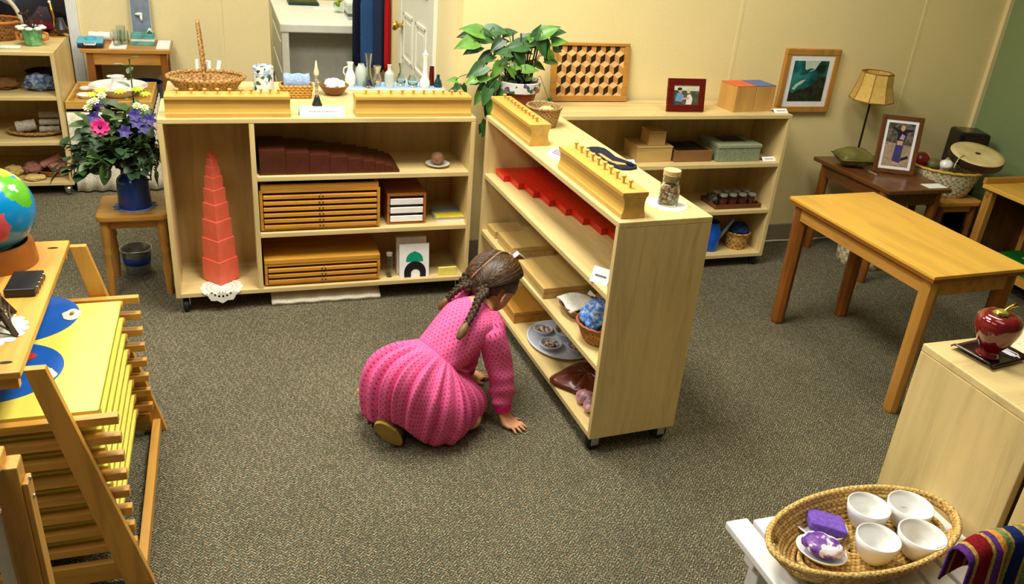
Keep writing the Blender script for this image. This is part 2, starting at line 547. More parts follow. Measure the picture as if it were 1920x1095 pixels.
# ------------------------------------------------------------------ geometric cabinets
CAB = {a: wood('cabinet_orange_'+a, (200, 144, 52), .76, a, 10, .35) for a in 'XYZ'}
GROOVE = plain('dark_groove', (46, 26, 12), .6)
def drawer_cabinet(label, x0, x1, z0, n, toptray):
    t = thing('drawer_cabinet', label, 'drawer cabinet', (x0, 3.264, z0), 0, 'flat drawer cabinets in the pink tower shelf')
    W = x1-x0; D = .25; dh = .025
    h = .012+n*dh+.012
    b = B().box(0, .012, 0, D, .006, h).box(W-.012, W, 0, D, .006, h).box(.012, W-.012, 0, D, h-.01, h).box(.012, W-.012, 0, D, .006, .012).box(.012, W-.012, D-.008, D, .012, h-.01)
    obj('case', b, CAB['X'], t, bevel=.001)
    for xx in (.05, W-.05):
        obj('foot', B().box(xx-.02, xx+.02, .01, .04, 0, .006).box(xx-.02, xx+.02, D-.04, D-.01, 0, .006), CAB['X'], t)
    for k in range(n):
        zz = .0135+k*dh
        b = B().box(.014, W-.014, -.005, .012, zz, zz+dh-.010)
        b.box(.014, W-.014, .012, D-.012, zz, zz+.004)
        dr = obj('drawer', b, CAB['X'], t, bevel=.003)
        obj('pull_slot', B().box(W/2-.0015, W/2+.0015, -.0042, -.002, zz, zz+dh-.008), GROOVE, dr)
        for s in (-1, 1):
            obj('knob', B().ball((W/2+s*.007, -.005, zz+dh/2-.004), .0034, 2), GROOVE, dr)
    if toptray:
        tr = obj('display_tray', B().box(.006, W-.006, .0, D, h, h+.006).box(.006, W-.006, .0, .016, h+.006, h+.024).box(.006, W-.006, D-.016, D, h+.006, h+.024).box(.006, .022, .016, D-.016, h+.006, h+.024).box(W-.022, W-.006, .016, D-.016, h+.006, h+.024), CAB['X'], t, bevel=.002)
        b = B()
        for s in range(3):
            xx = .03+s*(W-.06)/3
            b.box(xx+.004, xx+(W-.06)/3-.004, .02, D-.02, h+.006, h+.022)
        obj('inset', b, plain('inset_navy', (30, 34, 62), .4), tr)
    else:
        obj('lid', B().box(.0, W, -.002, D, h, h+.022), CAB['X'], t, bevel=.003)
    return t
drawer_cabinet('orange wood cabinet of six slim drawers with open tray on top', .08, .558, .3355, 6, True)
drawer_cabinet('orange wood cabinet of three slim drawers on the bottom shelf', .084, .56, .0915, 3, False)
# letter box
t = thing('card_box', 'brown wooden box with three white trays beside the drawer cabinet', 'box', (.592, 3.287, .3355))
LB = wood('letterbox_wood', (168, 106, 46), .75, 'X', 10, .4)
obj('case', B().box(0, .01, 0, .2, 0, .135).box(.155, .165, 0, .2, 0, .135).box(.01, .155, 0, .2, .125, .135).box(.01, .155, 0, .2, 0, .008).box(.01, .155, .19, .2, .008, .125), LB, t, bevel=.001)
for k in range(3):
    zz = .012+k*.038
    obj('card_tray', B().box(.013, .152, -.004, .004, zz, zz+.026).box(.013, .152, .004, .17, zz, zz+.005), M['paper'], t, bevel=.002)
# booklet
t = thing('booklet', 'flat grey and yellow booklet right of the white tray box', 'book', (.802, 3.284, .3355))
obj('pages', B().box(.002, .131, .003, .138, 0, .018), M['paper'], t)
obj('cover', B().box(0, .134, 0, .14, .018, .021), plain('cover_grey', (150, 158, 160), .4), t)
obj('cover_band', B().box(.004, .130, .004, .06, .021, .0218), plain('cover_yellow', (222, 200, 40), .4), t)
# picture cards
t = thing('picture_card', 'white card with green dome and black arch leaning on bottom shelf', 'card', (.646, 3.27, .0915))
GRN = plain('card_green', (0, 148, 112), .5); BLK = plain('card_black', (18, 18, 22), .5)
obj('board', B().box(0, .13, 0, .008, 0, .15), M['paper'], t)
dome = [(.028, -.0006, .07)]
for k in range(21):
    th = PI-PI*k/20
    dome.append((.066+.037*math.cos(th)*(1 if abs(math.cos(th)) > .2 else 1), -.0006, .078+.037*math.sin(th)+(.004 if k == 10 else 0)))
dome.append((.104, -.0006, .07))
obj('green_dome', B().poly(dome, Vector((0, .0006, 0))), GRN, t)
arch = []
for k in range(21):
    th = PI-PI*k/20; arch.append((.068+.048*math.cos(th), -.0012, .022+.05*math.sin(th)))
arch.append((.116, -.0012, 0)); arch.append((.09, -.0012, 0))
for k in range(13):
    th = PI*k/12; arch.append((.07+.02*math.cos(th), -.0012, .018+.018*math.sin(th)))
arch.append((.05, -.0012, 0)); arch.append((.02, -.0012, 0))
obj('black_arch', B().poly(arch, Vector((0, .0006, 0))), BLK, t)
t.rotation_euler = (R(-6), 0, 0)
o = solo('picture_card', B().box(0, .13, 0, .03, 0, .168), plain('card_cream', (226, 218, 200), .6), 'plain cream card standing behind the card with green dome', 'card'); o.location = (.64, 3.305, .0938); o.rotation_euler = (R(-4), 0, 0)
t = thing('tube', 'slim clear tube standing left of the white picture card', 'tube', (.604, 3.292, .0915))
obj('cylinder', B().lathe([(.013, 0), (.013, .1), (.0115, .1), (.0115, .002), (0, .002)], n=20, cap=True), M['glass'], t, smooth=40)
obj('cap', B().cyl(0, 0, .1, .112, .0135), plain('tube_cap', (170, 160, 140), .4), t)
solo('card_pack', B().box(.818, .9, 3.268, 3.278, .0915, .129), plain('pale_yellow_card', (236, 226, 110), .6), 'pale yellow pack of cards on the bottom shelf right of picture card', 'card pack', bevel=.002)
# folded mat below the shelf
b = B()
def matf(u, v):
    x = .106+.455*u
    return (x, 3.262+.17*v, .014+.012*math.sin(PI*min(1, max(0, v*1.0)))+.002*math.sin(30*u)+(-.006 if v in (0., 1.) else 0))
b.grid(matf, 30, 8)
solo('folded_mat', b, cloth_mat('cream_cloth', (226, 220, 200)), 'cream folded floor mat lying under the pink tower shelf', 'mat', solid=.024, smooth=180)

# ------------------------------------------------------------------ small shared makers
def label_card(label, loc, rotz, w=.055, h=.03, tilt=25, lines=1, border=None):
    t = thing('label_card', label, 'label card', loc, rotz, 'small white label cards')
    rt = Matrix.Rotation(R(-tilt), 4, 'X')
    b = B().box(-w/2, w/2, -.0006, .0006, 0, h)
    for v in b.bm.verts: v.co = rt @ v.co
    c = obj('card', b, border or M['paper'], t)
    b = B().box(-w/2, w/2, -.0006, .0006, 0, h)
    rb = Matrix.Translation((0, 2*h*math.sin(R(tilt)), 0)) @ Matrix.Rotation(R(tilt), 4, 'X')
    for v in b.bm.verts: v.co = rb @ v.co
    obj('card_back', b, border or M['paper'], t)
    b = B()
    if border:
        b.box(-w*.44, w*.44, -.0012, -.0006, h*.14, h*.84)
        for v in b.bm.verts: v.co = rt @ v.co
        obj('card_face', b, M['paper'], t)
        b = B()
    for k in range(lines):
        xx = -w*.3
        while xx < w*.3:
            dx = w*random.uniform(.03, .07)
            b.box(xx, xx+dx, -.0018, -.0012, h*(.42+.18*k), h*(.54+.18*k)); xx += dx+w*.012
    for v in b.bm.verts: v.co = rt @ v.co
    obj('writing', b, M['print'] if not border else plain('red_print', (206, 120, 96), .8), t)
    return t
def basket(name, label, cat, loc, r, rt, h, mat, rim=None, sx=1, sy=1, rotz=0, group=None, rimr=.005):
    t = thing(name, label, cat, loc, rotz, group)
    prof = [(0, 0), (r*.97, 0), (r, .003)]
    for k in range(1, 9):
        u = k/8
        prof.append((r+(rt-r)*(u**.8), h*u))
    inner = [(p[0]-.006, max(p[1], .006)) for p in reversed(prof[2:])]
    obj('body', B().lathe(prof+inner+[(0, .006)], n=40, sx=sx, sy=sy), mat, t, smooth=60)
    pts = [(rt*sx*math.cos(2*PI*k/40), rt*sy*math.sin(2*PI*k/40), h+.0012*(k % 2)*2) for k in range(40)]
    obj('rim', B().tube(pts, rimr, 8, True), rim or mat, t, smooth=180)
    return t
def lumpcloth(name, label, cat, c, r, mat, amp=.3, fr=9, seed=1, group=None, rot=None):
    return solo(name, B().ball(c, r, 4, amp, fr, seed, rot=rot), mat, label, cat, group, smooth=180)
def rollcloth(name, label, cat, p, q, r, mat, group=None):
    p, q = Vector(p), Vector(q)
    pts = [p.lerp(q, k/8) for k in range(9)]
    b = B().tube(pts, [r*(.93+.07*math.sin(k*1.7)) for k in range(9)], 16)
    o = solo(name, b, mat, label, cat, group, smooth=50)
    return o

# ------------------------------------------------------------------ on top of the pink tower shelf
WICK = weave('wicker_tan', (168, 130, 76), (80, 52, 24), 95)
WICKB = weave('wicker_golden', (196, 146, 66), (110, 70, 24), 110)
t = basket('handled_basket', 'oval wicker basket with tall hoop handle behind the cylinder block', 'basket', (-.09, 3.672, Z1), .1, .15, .062, WICK, None, 1, .72, rimr=.009)
pts = []
for k in range(25):
    th = PI*k/24
    pts.append((-.004-.012*math.sin(th), -.105*math.cos(th), .058+.225*math.sin(th)**.85))
obj('handle', B().tube(pts, .0065, 8), WICK, t, smooth=180)
for k, (x, y, h) in enumerate(((-.128, 3.80, .105), (-.098, 3.81, .1), (-.082, 3.80, .1), (-.055, 3.805, .1))):
    p = Vector((x, y, Z1)); q = Vector((x+(.02 if k == 3 else .004), y+.004, Z1+h))
    solo('paper_roll', B().tube([p, p.lerp(q, .5), q], .0085, 14), M['paper'], ['white paper roll, leftmost of those standing behind the handled basket', 'white paper roll just left of basket handle foot', 'white paper roll just right of basket handle foot', 'white paper roll tilted right, last of those behind handled basket'][k], 'paper roll', 'paper rolls behind the basket', smooth=50)
t = thing('canister', 'round tin canister with blue, green and white floral pattern', 'canister', (.135, 3.664, Z1))
FLO = blotch('floral', [(0, (216, 220, 216)), (.34, (66, 96, 70)), (.46, (40, 48, 72)), (.56, (150, 176, 206)), (.75, (216, 220, 216))], 70, .35, 'vor')
obj('body', B().cyl(0, 0, 0, .085, .041, n=36), FLO, t, smooth=40)
obj('lid', B().lathe([(.0425, .085), (.0425, .108), (.039, .112), (0, .112)], n=36), FLO, t, smooth=40)
t = thing('fruit_basket', 'small square golden basket holding a rolled blue towel', 'basket', (.262, 3.6, Z1))
b = B()
for dz in range(5):
    k = dz/4
    w, dd = .055+.008*k, .032+.006*k
    pts = [(-w, -dd, 0), (0, -dd-.002, 0), (w, -dd, 0), (w+.002, 0, 0), (w, dd, 0), (0, dd+.002, 0), (-w, dd, 0), (-w-.002, 0, 0)]
    b.tube([(x, y, .006+.0105*dz) for x, y, _ in pts], .0062, 8, True)
b.box(-.052, .052, -.03, .03, 0, .006)
obj('body', b, WICKB, t, smooth=180)
o = rollcloth('rolled_towel', 'rolled pale blue towel standing out of the square golden basket', 'towel', (.212, 3.60, Z1+.062), (.316, 3.60, Z1+.062), .0355, cloth_mat('towel_blue', (138, 158, 196), bscale=120))
t = thing('hand_bell', 'slim black bell with tall patterned handle behind the text card', 'bell', (.331, 3.448, Z1))
obj('bell', B().lathe([(0, .004), (.018, 0), (.021, .003), (.017, .012), (.011, .03), (.007, .042), (0, .046)], n=28), plain('black_bell', (34, 36, 38), .25), t, smooth=50)
obj('handle', B().lathe([(.006, .042), (.0085, .055), (.0055, .065), (.008, .075), (.0085, .1), (.0055, .112), (.009, .122)], n=16), blotch('handle_pattern', [(.3, (30, 28, 30)), (.5, (190, 176, 150)), (.7, (40, 34, 40))], 60), t, smooth=50)
obj('tip', B().lathe([(.009, .122), (.0105, .134), (.006, .15), (.003, .175), (0, .18)], n=16), plain('bone', (222, 210, 170), .35), t, smooth=60)
label_card('white card with pale blue border and a red line of writing', (.334, 3.275, Z1), 0, .172, .042, 40, 1, plain('pale_blue_card', (150, 184, 220), .7))
t = basket('wooden_bowl', 'dark wooden bowl heaped with cotton beside the vases', 'bowl', (.42, 3.637, Z1), .03, .062, .04, wood('bowl_wood', (120, 78, 38), .7, 'X', 12, .4), rimr=.002)
for k in range(9):
    an = k*2.4; rr2 = .0 if k == 0 else (.022 if k < 5 else .034)
    solo('cotton_ball', B().ball((.42+rr2*math.cos(an), 3.637+rr2*math.sin(an), Z1+(.052 if k == 0 else (.047 if k < 5 else .04))), .018, 3, .25, 10, k), plain('cotton', (240, 238, 230), .95, .02), 'white cotton ball heaped in the dark wooden bowl', 'cotton ball', 'cotton balls in the bowl', smooth=180)
# tray of vases
t = thing('tray', 'shallow tray lined with pale blue cloth holding the small vases', 'tray', (.485, 3.71, Z1))
obj('base', B().box(0, .44, 0, .13, 0, .008), plain('tray_white', (224, 222, 214), .5), t, bevel=.002)
obj('liner', B().box(.004, .436, .004, .126, .008, .010), cloth_mat('liner_blue', (150, 184, 216)), t)
def vase(label, x, y, prof, mat, n=24, extra=None, name='vase', cat='vase'):
    t = thing(name, label, cat, (x, y, Z1+.0102), 0, 'little vases on the blue lined tray')
    inner = [(max(.001, r-.0018), z) for r, z in reversed(prof[1:])]
    obj('body', B().lathe([(0, 0)]+prof+inner+[(0, .004)], n=n), mat, t, smooth=60)
    if extra: extra(t)
    return t
MILK = plain('milk_glass', (232, 236, 230), .15, .01, coat=.5)
FROST = plain('frosted_glass', (226, 236, 230), .35, .01, trans=.55)
def ear(t):
    obj('handle', B().tube([(-.012, 0, .085), (-.026, 0, .08), (-.03, 0, .06), (-.02, 0, .045)], .003, 8), MILK, t, smooth=180)
vase('milky white jug with small handle, leftmost of the vases', .506, 3.75, [(.016, 0), (.021, .012), (.024, .03), (.021, .05), (.012, .07), (.011, .09), (.015, .104)], MILK, extra=ear)
vase('round frosted vase second from left on the blue tray', .556, 3.765, [(.02, 0), (.026, .02), (.028, .05), (.024, .075), (.014, .088), (.013, .095)], FROST)
vase('tall clear bud vase with flared lip on the blue tray', .584, 3.735, [(.026, 0), (.027, .004), (.018, .03), (.01, .06), (.009, .09), (.012, .12), (.015, .145)], M['glass'])
vase('small silvered vase with wide neck between clear bud vase and white bottle', .625, 3.755, [(.012, 0), (.018, .012), (.02, .028), (.014, .045), (.011, .06), (.018, .088)], plain('silvered', (200, 196, 186), .12, .03, metal=.8))
vase('square shouldered white bottle in the middle of the blue tray', .678, 3.745, [(.022, 0), (.022, .055), (.018, .064), (.009, .072), (.008, .09), (.011, .096)], FROST)
vase('clear glass bottle with round body right of the white bottle', .733, 3.76, [(.016, 0), (.02, .02), (.017, .045), (.008, .06), (.008, .08), (.014, .1)], M['glass'])
vase('low round clear vase left of the tall milk glass vase', .784, 3.745, [(.014, 0), (.022, .014), (.024, .03), (.018, .045), (.016, .052)], M['glass'])
def stop(t):
    obj('stopper', B().lathe([(.012, .142), (.013, .146), (.006, .152), (.004, .163), (0, .165)], n=16), MILK, t, smooth=60)
vase('tall white milk glass bud vase near the right of the tray', .838, 3.742, [(.02, 0), (.024, .012), (.022, .03), (.011, .05), (.009, .085), (.01, .125), (.016, .142)], MILK, extra=stop)
vase('small dark red glass bottle at the right end of the tray', .877, 3.775, [(.012, 0), (.012, .06), (.011, .064), (.011, .085)], plain('ruby_glass', (104, 10, 24), .1, .03, trans=.4))
vase('small dark teal glass bottle in front of the red bottle', .9, 3.745, [(.017, 0), (.02, .006), (.015, .028), (.008, .038), (.007, .055)], plain('teal_glass', (28, 84, 96), .08, .03, trans=.5))

# ------------------------------------------------------------------ things on the middle shelf
t = basket('woven_basket', 'small round brown basket on the far end of the middle shelf', 'basket', (1.165, 3.06, .82), .052, .068, .075, weave('basket_brown', (164, 134, 88), (90, 66, 36), 130), None)
lumpcloth('sponge', 'yellowish sponge inside the small round brown basket', 'sponge', (1.172, 3.05, .875), (.035, .03, .022), plain('sponge_yellow', (206, 180, 112), .9, .15, 80), .3, 12, 3)
b = B()
BF = [(-.13, 0), (-.125, .03), (-.1, .045), (-.06, .04), (0, .028), (.06, .044), (.1, .05), (.13, .032), (.137, 0), (.13, -.03), (.095, -.042), (.05, -.036), (0, -.03), (-.05, -.036), (-.09, -.042), (-.12, -.03)]
t = thing('blindfold', 'dark navy eye mask lying flat beside the tall-knobbed block', 'eye mask', L2(.615, .252, .82), r2+.10)
obj('pad', B().poly([(x, y, 0) for x, y in BF], Vector((0, 0, .007))), cloth_mat('navy_cloth', (34, 36, 48)), t, bevel=.003, label='dark navy padded mask')
NV = cloth_mat('tan_band', (190, 150, 92))
obj('band', B().poly([(-.035, -.012, .0072), (.05, -.018, .0072), (.085, .01, .0072), (.1, .008, .0072), (.09, -.022, .0072), (.04, -.032, .0072), (-.04, -.022, .0072)], Vector((0, 0, .002))), NV, t, label='tan band folded over the mask')
obj('knot', B().ball((.1, .02, .011), (.018, .008, .006), 3, .3), cloth_mat('navy2', (26, 30, 46)), t, smooth=180)
label_card('pale blue label card behind the eye mask', L2(.49, .15, .82), r2-PI/2-.35, .1, .03, 68, 1, plain('pale_blue_card', (184, 204, 222), .7))
label_card('grey printed label card between the two knobbed blocks', L2(.575, .05, .82), r2+.3, .075, .042, 62, 3)
t = thing('folded_tag', 'small folded white paper beside the tall-knobbed block', 'paper', L2(.655, .075, .82), r2)
obj('sheet', B().poly([(0, -.02, 0), (.03, -.02, .0), (.024, 0, .03), (.004, 0, .026)], Vector((0, .002, 0))).poly([(0, .02, 0), (.03, .02, 0), (.024, 0, .03), (.004, 0, .026)], Vector((0, .002, 0))), M['paper'], t)
t = thing('jar', 'corked square glass jar filled with shells on a white doily', 'jar', L2(1.075, .225, .8215), r2+.4)
gl = [(.0, .0), (.03, 0), (.032, .004), (.032, .052), (.030, .06), (.0245, .066), (.0245, .088), (.0265, .09), (.0265, .094), (.0225, .094), (.0225, .066), (.028, .058), (.0295, .05), (.0295, .004), (0, .004)]
obj('glass', B().lathe(gl, n=40), M['glass'], t, smooth=50)
b = B()
random.seed(3)
for k in range(170):
    th = random.uniform(0, 2*PI); q = .0245*math.sqrt(random.random())
    b.ball((q*math.cos(th), q*math.sin(th), .009+.044*random.random()), random.uniform(.004, .0065), 1, mi=random.choice((0, 0, 1, 2, 3)))
o = obj('shells', b, [plain('bead_tan', (222, 186, 138), .5), plain('bead_white', (240, 234, 224), .5), plain('bead_brown', (150, 108, 78), .5), plain('bead_pink', (222, 166, 146), .5)], t, smooth=180); o['kind'] = 'stuff'
obj('cork', B().cyl(0, 0, .074, .0935, .0218, .0222, 24).cyl(0, 0, .0945, .108, .0262, .0266, 24), plain('cork', (204, 170, 118), .9, .12, 120), t, smooth=50)
b = B().lathe([(0, 0), (.055, 0), (.056, .001), (0, .0012)], n=48)
for k in range(16):
    b.lathe([(0, 0), (.012, 0), (.012, .0011), (0, .0012)], (.055*math.cos(k*PI/8), .055*math.sin(k*PI/8), 0), 12)
o = solo('lace_doily', b, LACE, 'white round doily under the corked shell jar', 'doily'); o.location = L2(1.075, .225, .82)
# red rods
RED = plain('rod_red', (200, 36, 18), .35, .06)
for k in range(10):
    v = .045+.0252*k; Lr = .1*(k+1)
    lab = 'shortest red rod, front of the stepped red rods' if k == 0 else ('longest red rod, against the back of the shelf' if k == 9 else 'red rod, %s from the front, about %d cm long' % (nth[k], 10*(k+1)))
    o = solo('red_rod', B().box(0, Lr, 0, .0246, 0, .0246), RED, lab, 'rod', 'stepped red rods', bevel=.001)
    o.location = L2(.032, v, .5795); o.rotation_euler = (0, 0, r2)
label_card('white folded label card at the near end of the red rod shelf', L2(1.095, .012, .579), r2+PI/2-.9, .06, .05, 30, 1)
# shelf two: flat wooden boxes
for (u0, u1, v0, v1, h, lab) in ((.035, .13, .025, .16, .032, 'smallest flat wooden box at the far end of the second shelf'), (.165, .335, .025, .21, .045, 'medium flat wooden box second in the row on the middle shelf'), (.44, .70, .012, .22, .042, 'largest flat wooden box on the second shelf above the girl')):
    t = thing('wooden_box', lab, 'box', L2(u0, v0, .3295), r2, 'flat wooden boxes on the middle shelf')
    obj('base', B().box(0, u1-u0, 0, v1-v0, 0, h*.55), M['boxX'], t, bevel=.0015)
    obj('lid', B().box(-.001, u1-u0+.001, -.001, v1-v0+.001, h*.56, h), M['boxX'], t, bevel=.0015)
label_card('white card with two black marks on the shelf edge above the girl', L2(.335, .008, .3292), r2-.1, .06, .05, 50, 1)
label_card('white folded label card behind the largest flat wooden box', L2(.745, .17, .3292), r2, .05, .034, 30, 1)
t = basket('wooden_bowl', 'dark wooden dish holding a white cloth on second shelf', 'bowl', L2(.83, .10, .3295), .055, .085, .036, wood('dish_brown', (120, 72, 38), .7, 'X', 12, .4), sx=1.0, sy=.85, rotz=r2, rimr=.003)
b = B()
b.grid(lambda u, v: tuple(L2(.765+.12*u+.02*v, .035+.125*v, .372+.012*math.sin(PI*v)-.012*abs(u-.5)+.004*math.sin(6*u+4*v))), 12, 12)
solo('white_cloth', b, cloth_mat('cloth_white', (236, 230, 216)), 'white folded cloth lying in the dark wooden dish', 'cloth', solid=.006, smooth=180)
t = basket('woven_basket', 'small round basket with blue and pink cloths on second shelf', 'basket', L2(1.02, .088, .3295), .056, .084, .068, weave('basket_tan2', (168, 122, 62), (88, 56, 24), 120), plain('rim_red', (150, 84, 44), .5))
BLUEC = blotch('blue_tiedye', [(.3, (38, 92, 190)), (.5, (84, 142, 220)), (.65, (206, 220, 240))], 70, .8)
lumpcloth('blue_cloth', 'blue and white patterned cloth bundled in the basket', 'cloth', L2(1.01, .08, .415), (.06, .05, .056), BLUEC, .3, 7, 4)
lumpcloth('pink_cloth', 'pink cloth tucked behind the blue cloth in the basket', 'cloth', L2(1.015, .15, .425), (.03, .024, .055), cloth_mat('cloth_pink', (226, 150, 172)), .2, 7, 8)
# bottom board
t = thing('wooden_box', 'shallow honey coloured wooden box on the bottom board by the girl', 'box', L2(.20, .02, .0822), r2)
HB = wood('box_honey', (196, 142, 58), .78, 'X', 9, .4)
obj('base', B().box(0, .225, 0, .2, 0, .035), HB, t, bevel=.0015)
obj('lid', B().box(-.002, .227, -.002, .202, .036, .05), HB, t, bevel=.002)
t = thing('oval_tray', 'pale grey oval tray with round wells on the bottom board', 'tray', L2(.605, .15, .0822), r2)
TG = plain('tray_grey', (206, 214, 226), .3, .02)
obj('tray', B().lathe([(0, 0), (.11, 0), (.125, .006), (.13, .014), (.125, .016), (.118, .009), (0, .006)], n=48, sx=1.2, sy=1.), TG, t, smooth=60)
wells = ((-.075, -.045, .036, 'small grey bowl of shells, farthest on the oval tray'), (.04, -.06, .042, 'grey bowl of shells nearest the edge of the oval tray'), (-.02, .04, .055, 'large grey bowl in the middle of the oval tray'), (.085, .03, .036, 'grey bowl at the near end of the oval tray'))
for k, (u, v, r, lab) in enumerate(wells):
    p = S2m @ Vector((.605+u, .15+v, .0882))
    q = basket('sorting_bowl', lab, 'bowl', p, r*.75, r, .018 if k != 2 else .03, TG, rimr=.003, group='bowls on the oval tray')
    if k != 2:
        b = B(); random.seed(k)
        for j in range(16):
            th = random.uniform(0, 2*PI); w = r*.6*math.sqrt(random.random())
            b.ball((p.x+w*math.cos(th), p.y+w*math.sin(th), p.z+.012+.006*random.random()), random.uniform(.006, .009), 1, .3, 9, j, mi=random.choice((0, 1, 2)))
        o = solo('shells', b, [plain('shell_brown', (110, 76, 52), .5), plain('shell_tan', (190, 150, 104), .5), plain('shell_white', (228, 220, 208), .5)], 'small brown and white shells in ' + ['the farthest bowl of the oval tray', 'the bowl nearest the tray edge', '', 'the bowl at the near end'][k], 'shells', smooth=180); o['kind'] = 'stuff'
t = thing('leather_pouch', 'glossy dark brown leather pouch on the bottom board', 'pouch', L2(.895, .122, .0825), r2)
LE = plain('brown_leather', (84, 36, 20), .25, .12, 14)
b = B()
def pouch(u, v):
    th = 2*PI*u; rr3 = v
    x = .105*math.cos(th)*rr3*(1+.12*math.sin(3*th)); y = .115*math.sin(th)*rr3*(1+.14*math.cos(4*th+1))
    return (x, y, .006+.03*(1-rr3**3)+.004*math.sin(9*th)*rr3*(1-rr3)*4)
b.grid(pouch, 40, 9, True)
obj('flap', b, LE, t, smooth=180, solid=.01)
obj('strap', B().tube([(-.02, .06, .04), (.01, .03, .042), (.05, .02, .038)], .004, 8), plain('strap_grey', (150, 140, 140), .3), t, smooth=180)
t = thing('conch_shell', 'pink and grey shell at the near end of the bottom board', 'shell', L2(1.05, .055, .0875), r2)
b = B()
for k in range(7):
    b.ball((-.03+.014*k, .012*math.sin(k), .022+.003*math.sin(k*1.3)), .027-.0024*k, 3, .14, 9, k)
obj('whorl', b, blotch('shell_mauve', [(.3, (110, 90, 108)), (.5, (196, 140, 150)), (.7, (222, 190, 186))], 40, .35), t, smooth=180)
# ------------------------------------------------------------------ shelf by the back wall
ZS = .783
t = thing('mosaic_panel', 'square wooden panel of light and dark inlaid cubes leaning on wall', 'panel', (1.392, 3.585, ZS+.003))
W, H = .385, .262
fb = B().box(0, W, 0, .018, 0, .026).box(0, W, 0, .018, H-.014, H).box(0, .026, 0, .018, .026, H-.014).box(W-.026, W, 0, .018, .026, H-.014)
obj('frame', fb, M['oakX'], t, bevel=.002)
b = B()
x0, x1, z0, z1 = .026, W-.026, .026, H-.014
b.box(x0, x1, .008, .014, z0, z1)
s = (x1-x0)/7/1.732*2/2
hx = (x1-x0)/14; hz = hx/1.732*1.15
def clip(p): return (min(x1, max(x0, p[0])), p[1], min(z1, max(z0, p[2])))
row = 0; zc = z0-hz
while zc < z1+2*hz:
    for c in range(-1, 8):
        xc = x0+(2*c+1+(row % 2))*hx
        for mi, q in ((0, ((0, 0), (hx, hz), (0, 2*hz), (-hx, hz))), (1, ((0, 0), (-hx, hz), (-hx, -hz), (0, -2*hz))), (2, ((0, 0), (0, -2*hz), (hx, -hz), (hx, hz)))):
            q2 = [clip((xc+i, .0075, zc+j)) for i, j in q]
            A = sum(q2[k][0]*q2[(k+1) % 4][2]-q2[(k+1) % 4][0]*q2[k][2] for k in range(4))
            if abs(A) > 1e-5:
                try: b.poly(q2, mi=mi if mi != 2 else 2)
                except Exception: pass
    row += 1; zc += 3*hz
obj('inlay', b, [plain('inlay_light', (224, 186, 122), .4, .08), plain('inlay_tan', (190, 138, 76), .4, .1), plain('inlay_dark', (48, 26, 12), .4, .2)], t)
t.rotation_euler = (R(-8), 0, 0)
def photo(name, label, cat, loc, rot, w, h, fw_, mats, patches, bg, frame_d=.014, mat_w=0, stand=True, group=None, corner=0):
    """framed picture: frame, mount, print with coloured patches"""
    t = thing(name, label, cat, loc, 0, group); t.rotation_euler = rot
    b = B().box(0, w, 0, frame_d, 0, fw_).box(0, w, 0, frame_d, h-fw_, h).box(0, fw_, 0, frame_d, fw_, h-fw_).box(w-fw_, w, 0, frame_d, fw_, h-fw_)
    obj('frame', b, mats, t, bevel=corner or .003)
    if mat_w:
        obj('mount', B().box(fw_, w-fw_, .006, .011, fw_, h-fw_), M['paper'], t)
    e = fw_+mat_w
    obj('print', B().box(e, w-e, .005, .010, e, h-e), bg, t)
    pw, ph = w-2*e, h-2*e
    for nm, m, pts in patches:
        obj(nm, B().poly([(e+x*pw, .0049-.0003*(patches.index((nm, m, pts))+1), e+y*ph) for x, y in pts], Vector((0, .0002, 0))), m, t)
    if stand:
        obj('stand', B().bar((w/2, frame_d, h*.75), (w/2, frame_d+h*.2, 0), w*.3, .003), M['black'], t)
    return t
def ell(cx, cy, rx, ry, n=16, rot=0):
    return [(cx+rx*math.cos(2*PI*k/n)*math.cos(rot)-ry*math.sin(2*PI*k/n)*math.sin(rot), cy+rx*math.cos(2*PI*k/n)*math.sin(rot)+ry*math.sin(2*PI*k/n)*math.cos(rot)) for k in range(n)]
SKINP = plain('photo_skin', (206, 158, 124), .4)
photo('photo_frame', 'small dark red photo frame showing two people seated outdoors', 'photo frame', (1.893, 3.40, ZS+.003), (R(-10), 0, R(-3)), .187, .148, .03, wood('mahogany', (96, 22, 16), .75, 'X', 9, .25),
      [('backdrop', plain('photo_pale', (196, 200, 180), .4), [(0, .75), (1, .7), (1, 1), (0, 1)]), ('left_figure', plain('photo_blue', (110, 150, 196), .4), [(.08, .2), (.35, .15), (.42, .45), (.3, .62), (.14, .6)]), ('left_face', SKINP, ell(.26, .72, .08, .11)), ('left_hair', plain('photo_dark', (40, 32, 30), .4), ell(.23, .81, .09, .07)), ('right_figure', plain('photo_white', (222, 214, 208), .4), [(.5, .02), (.72, .02), (.76, .3), (.66, .56), (.54, .5)]), ('right_face', plain('photo_fair', (210, 190, 130), .4), ell(.58, .7, .07, .12)), ('arms', SKINP, [(.35, .25), (.6, .3), (.6, .4), (.36, .36)])],
      blotch('photo_bg1', [(.3, (52, 62, 46)), (.7, (96, 98, 78))], 40, .35), corner=.002)
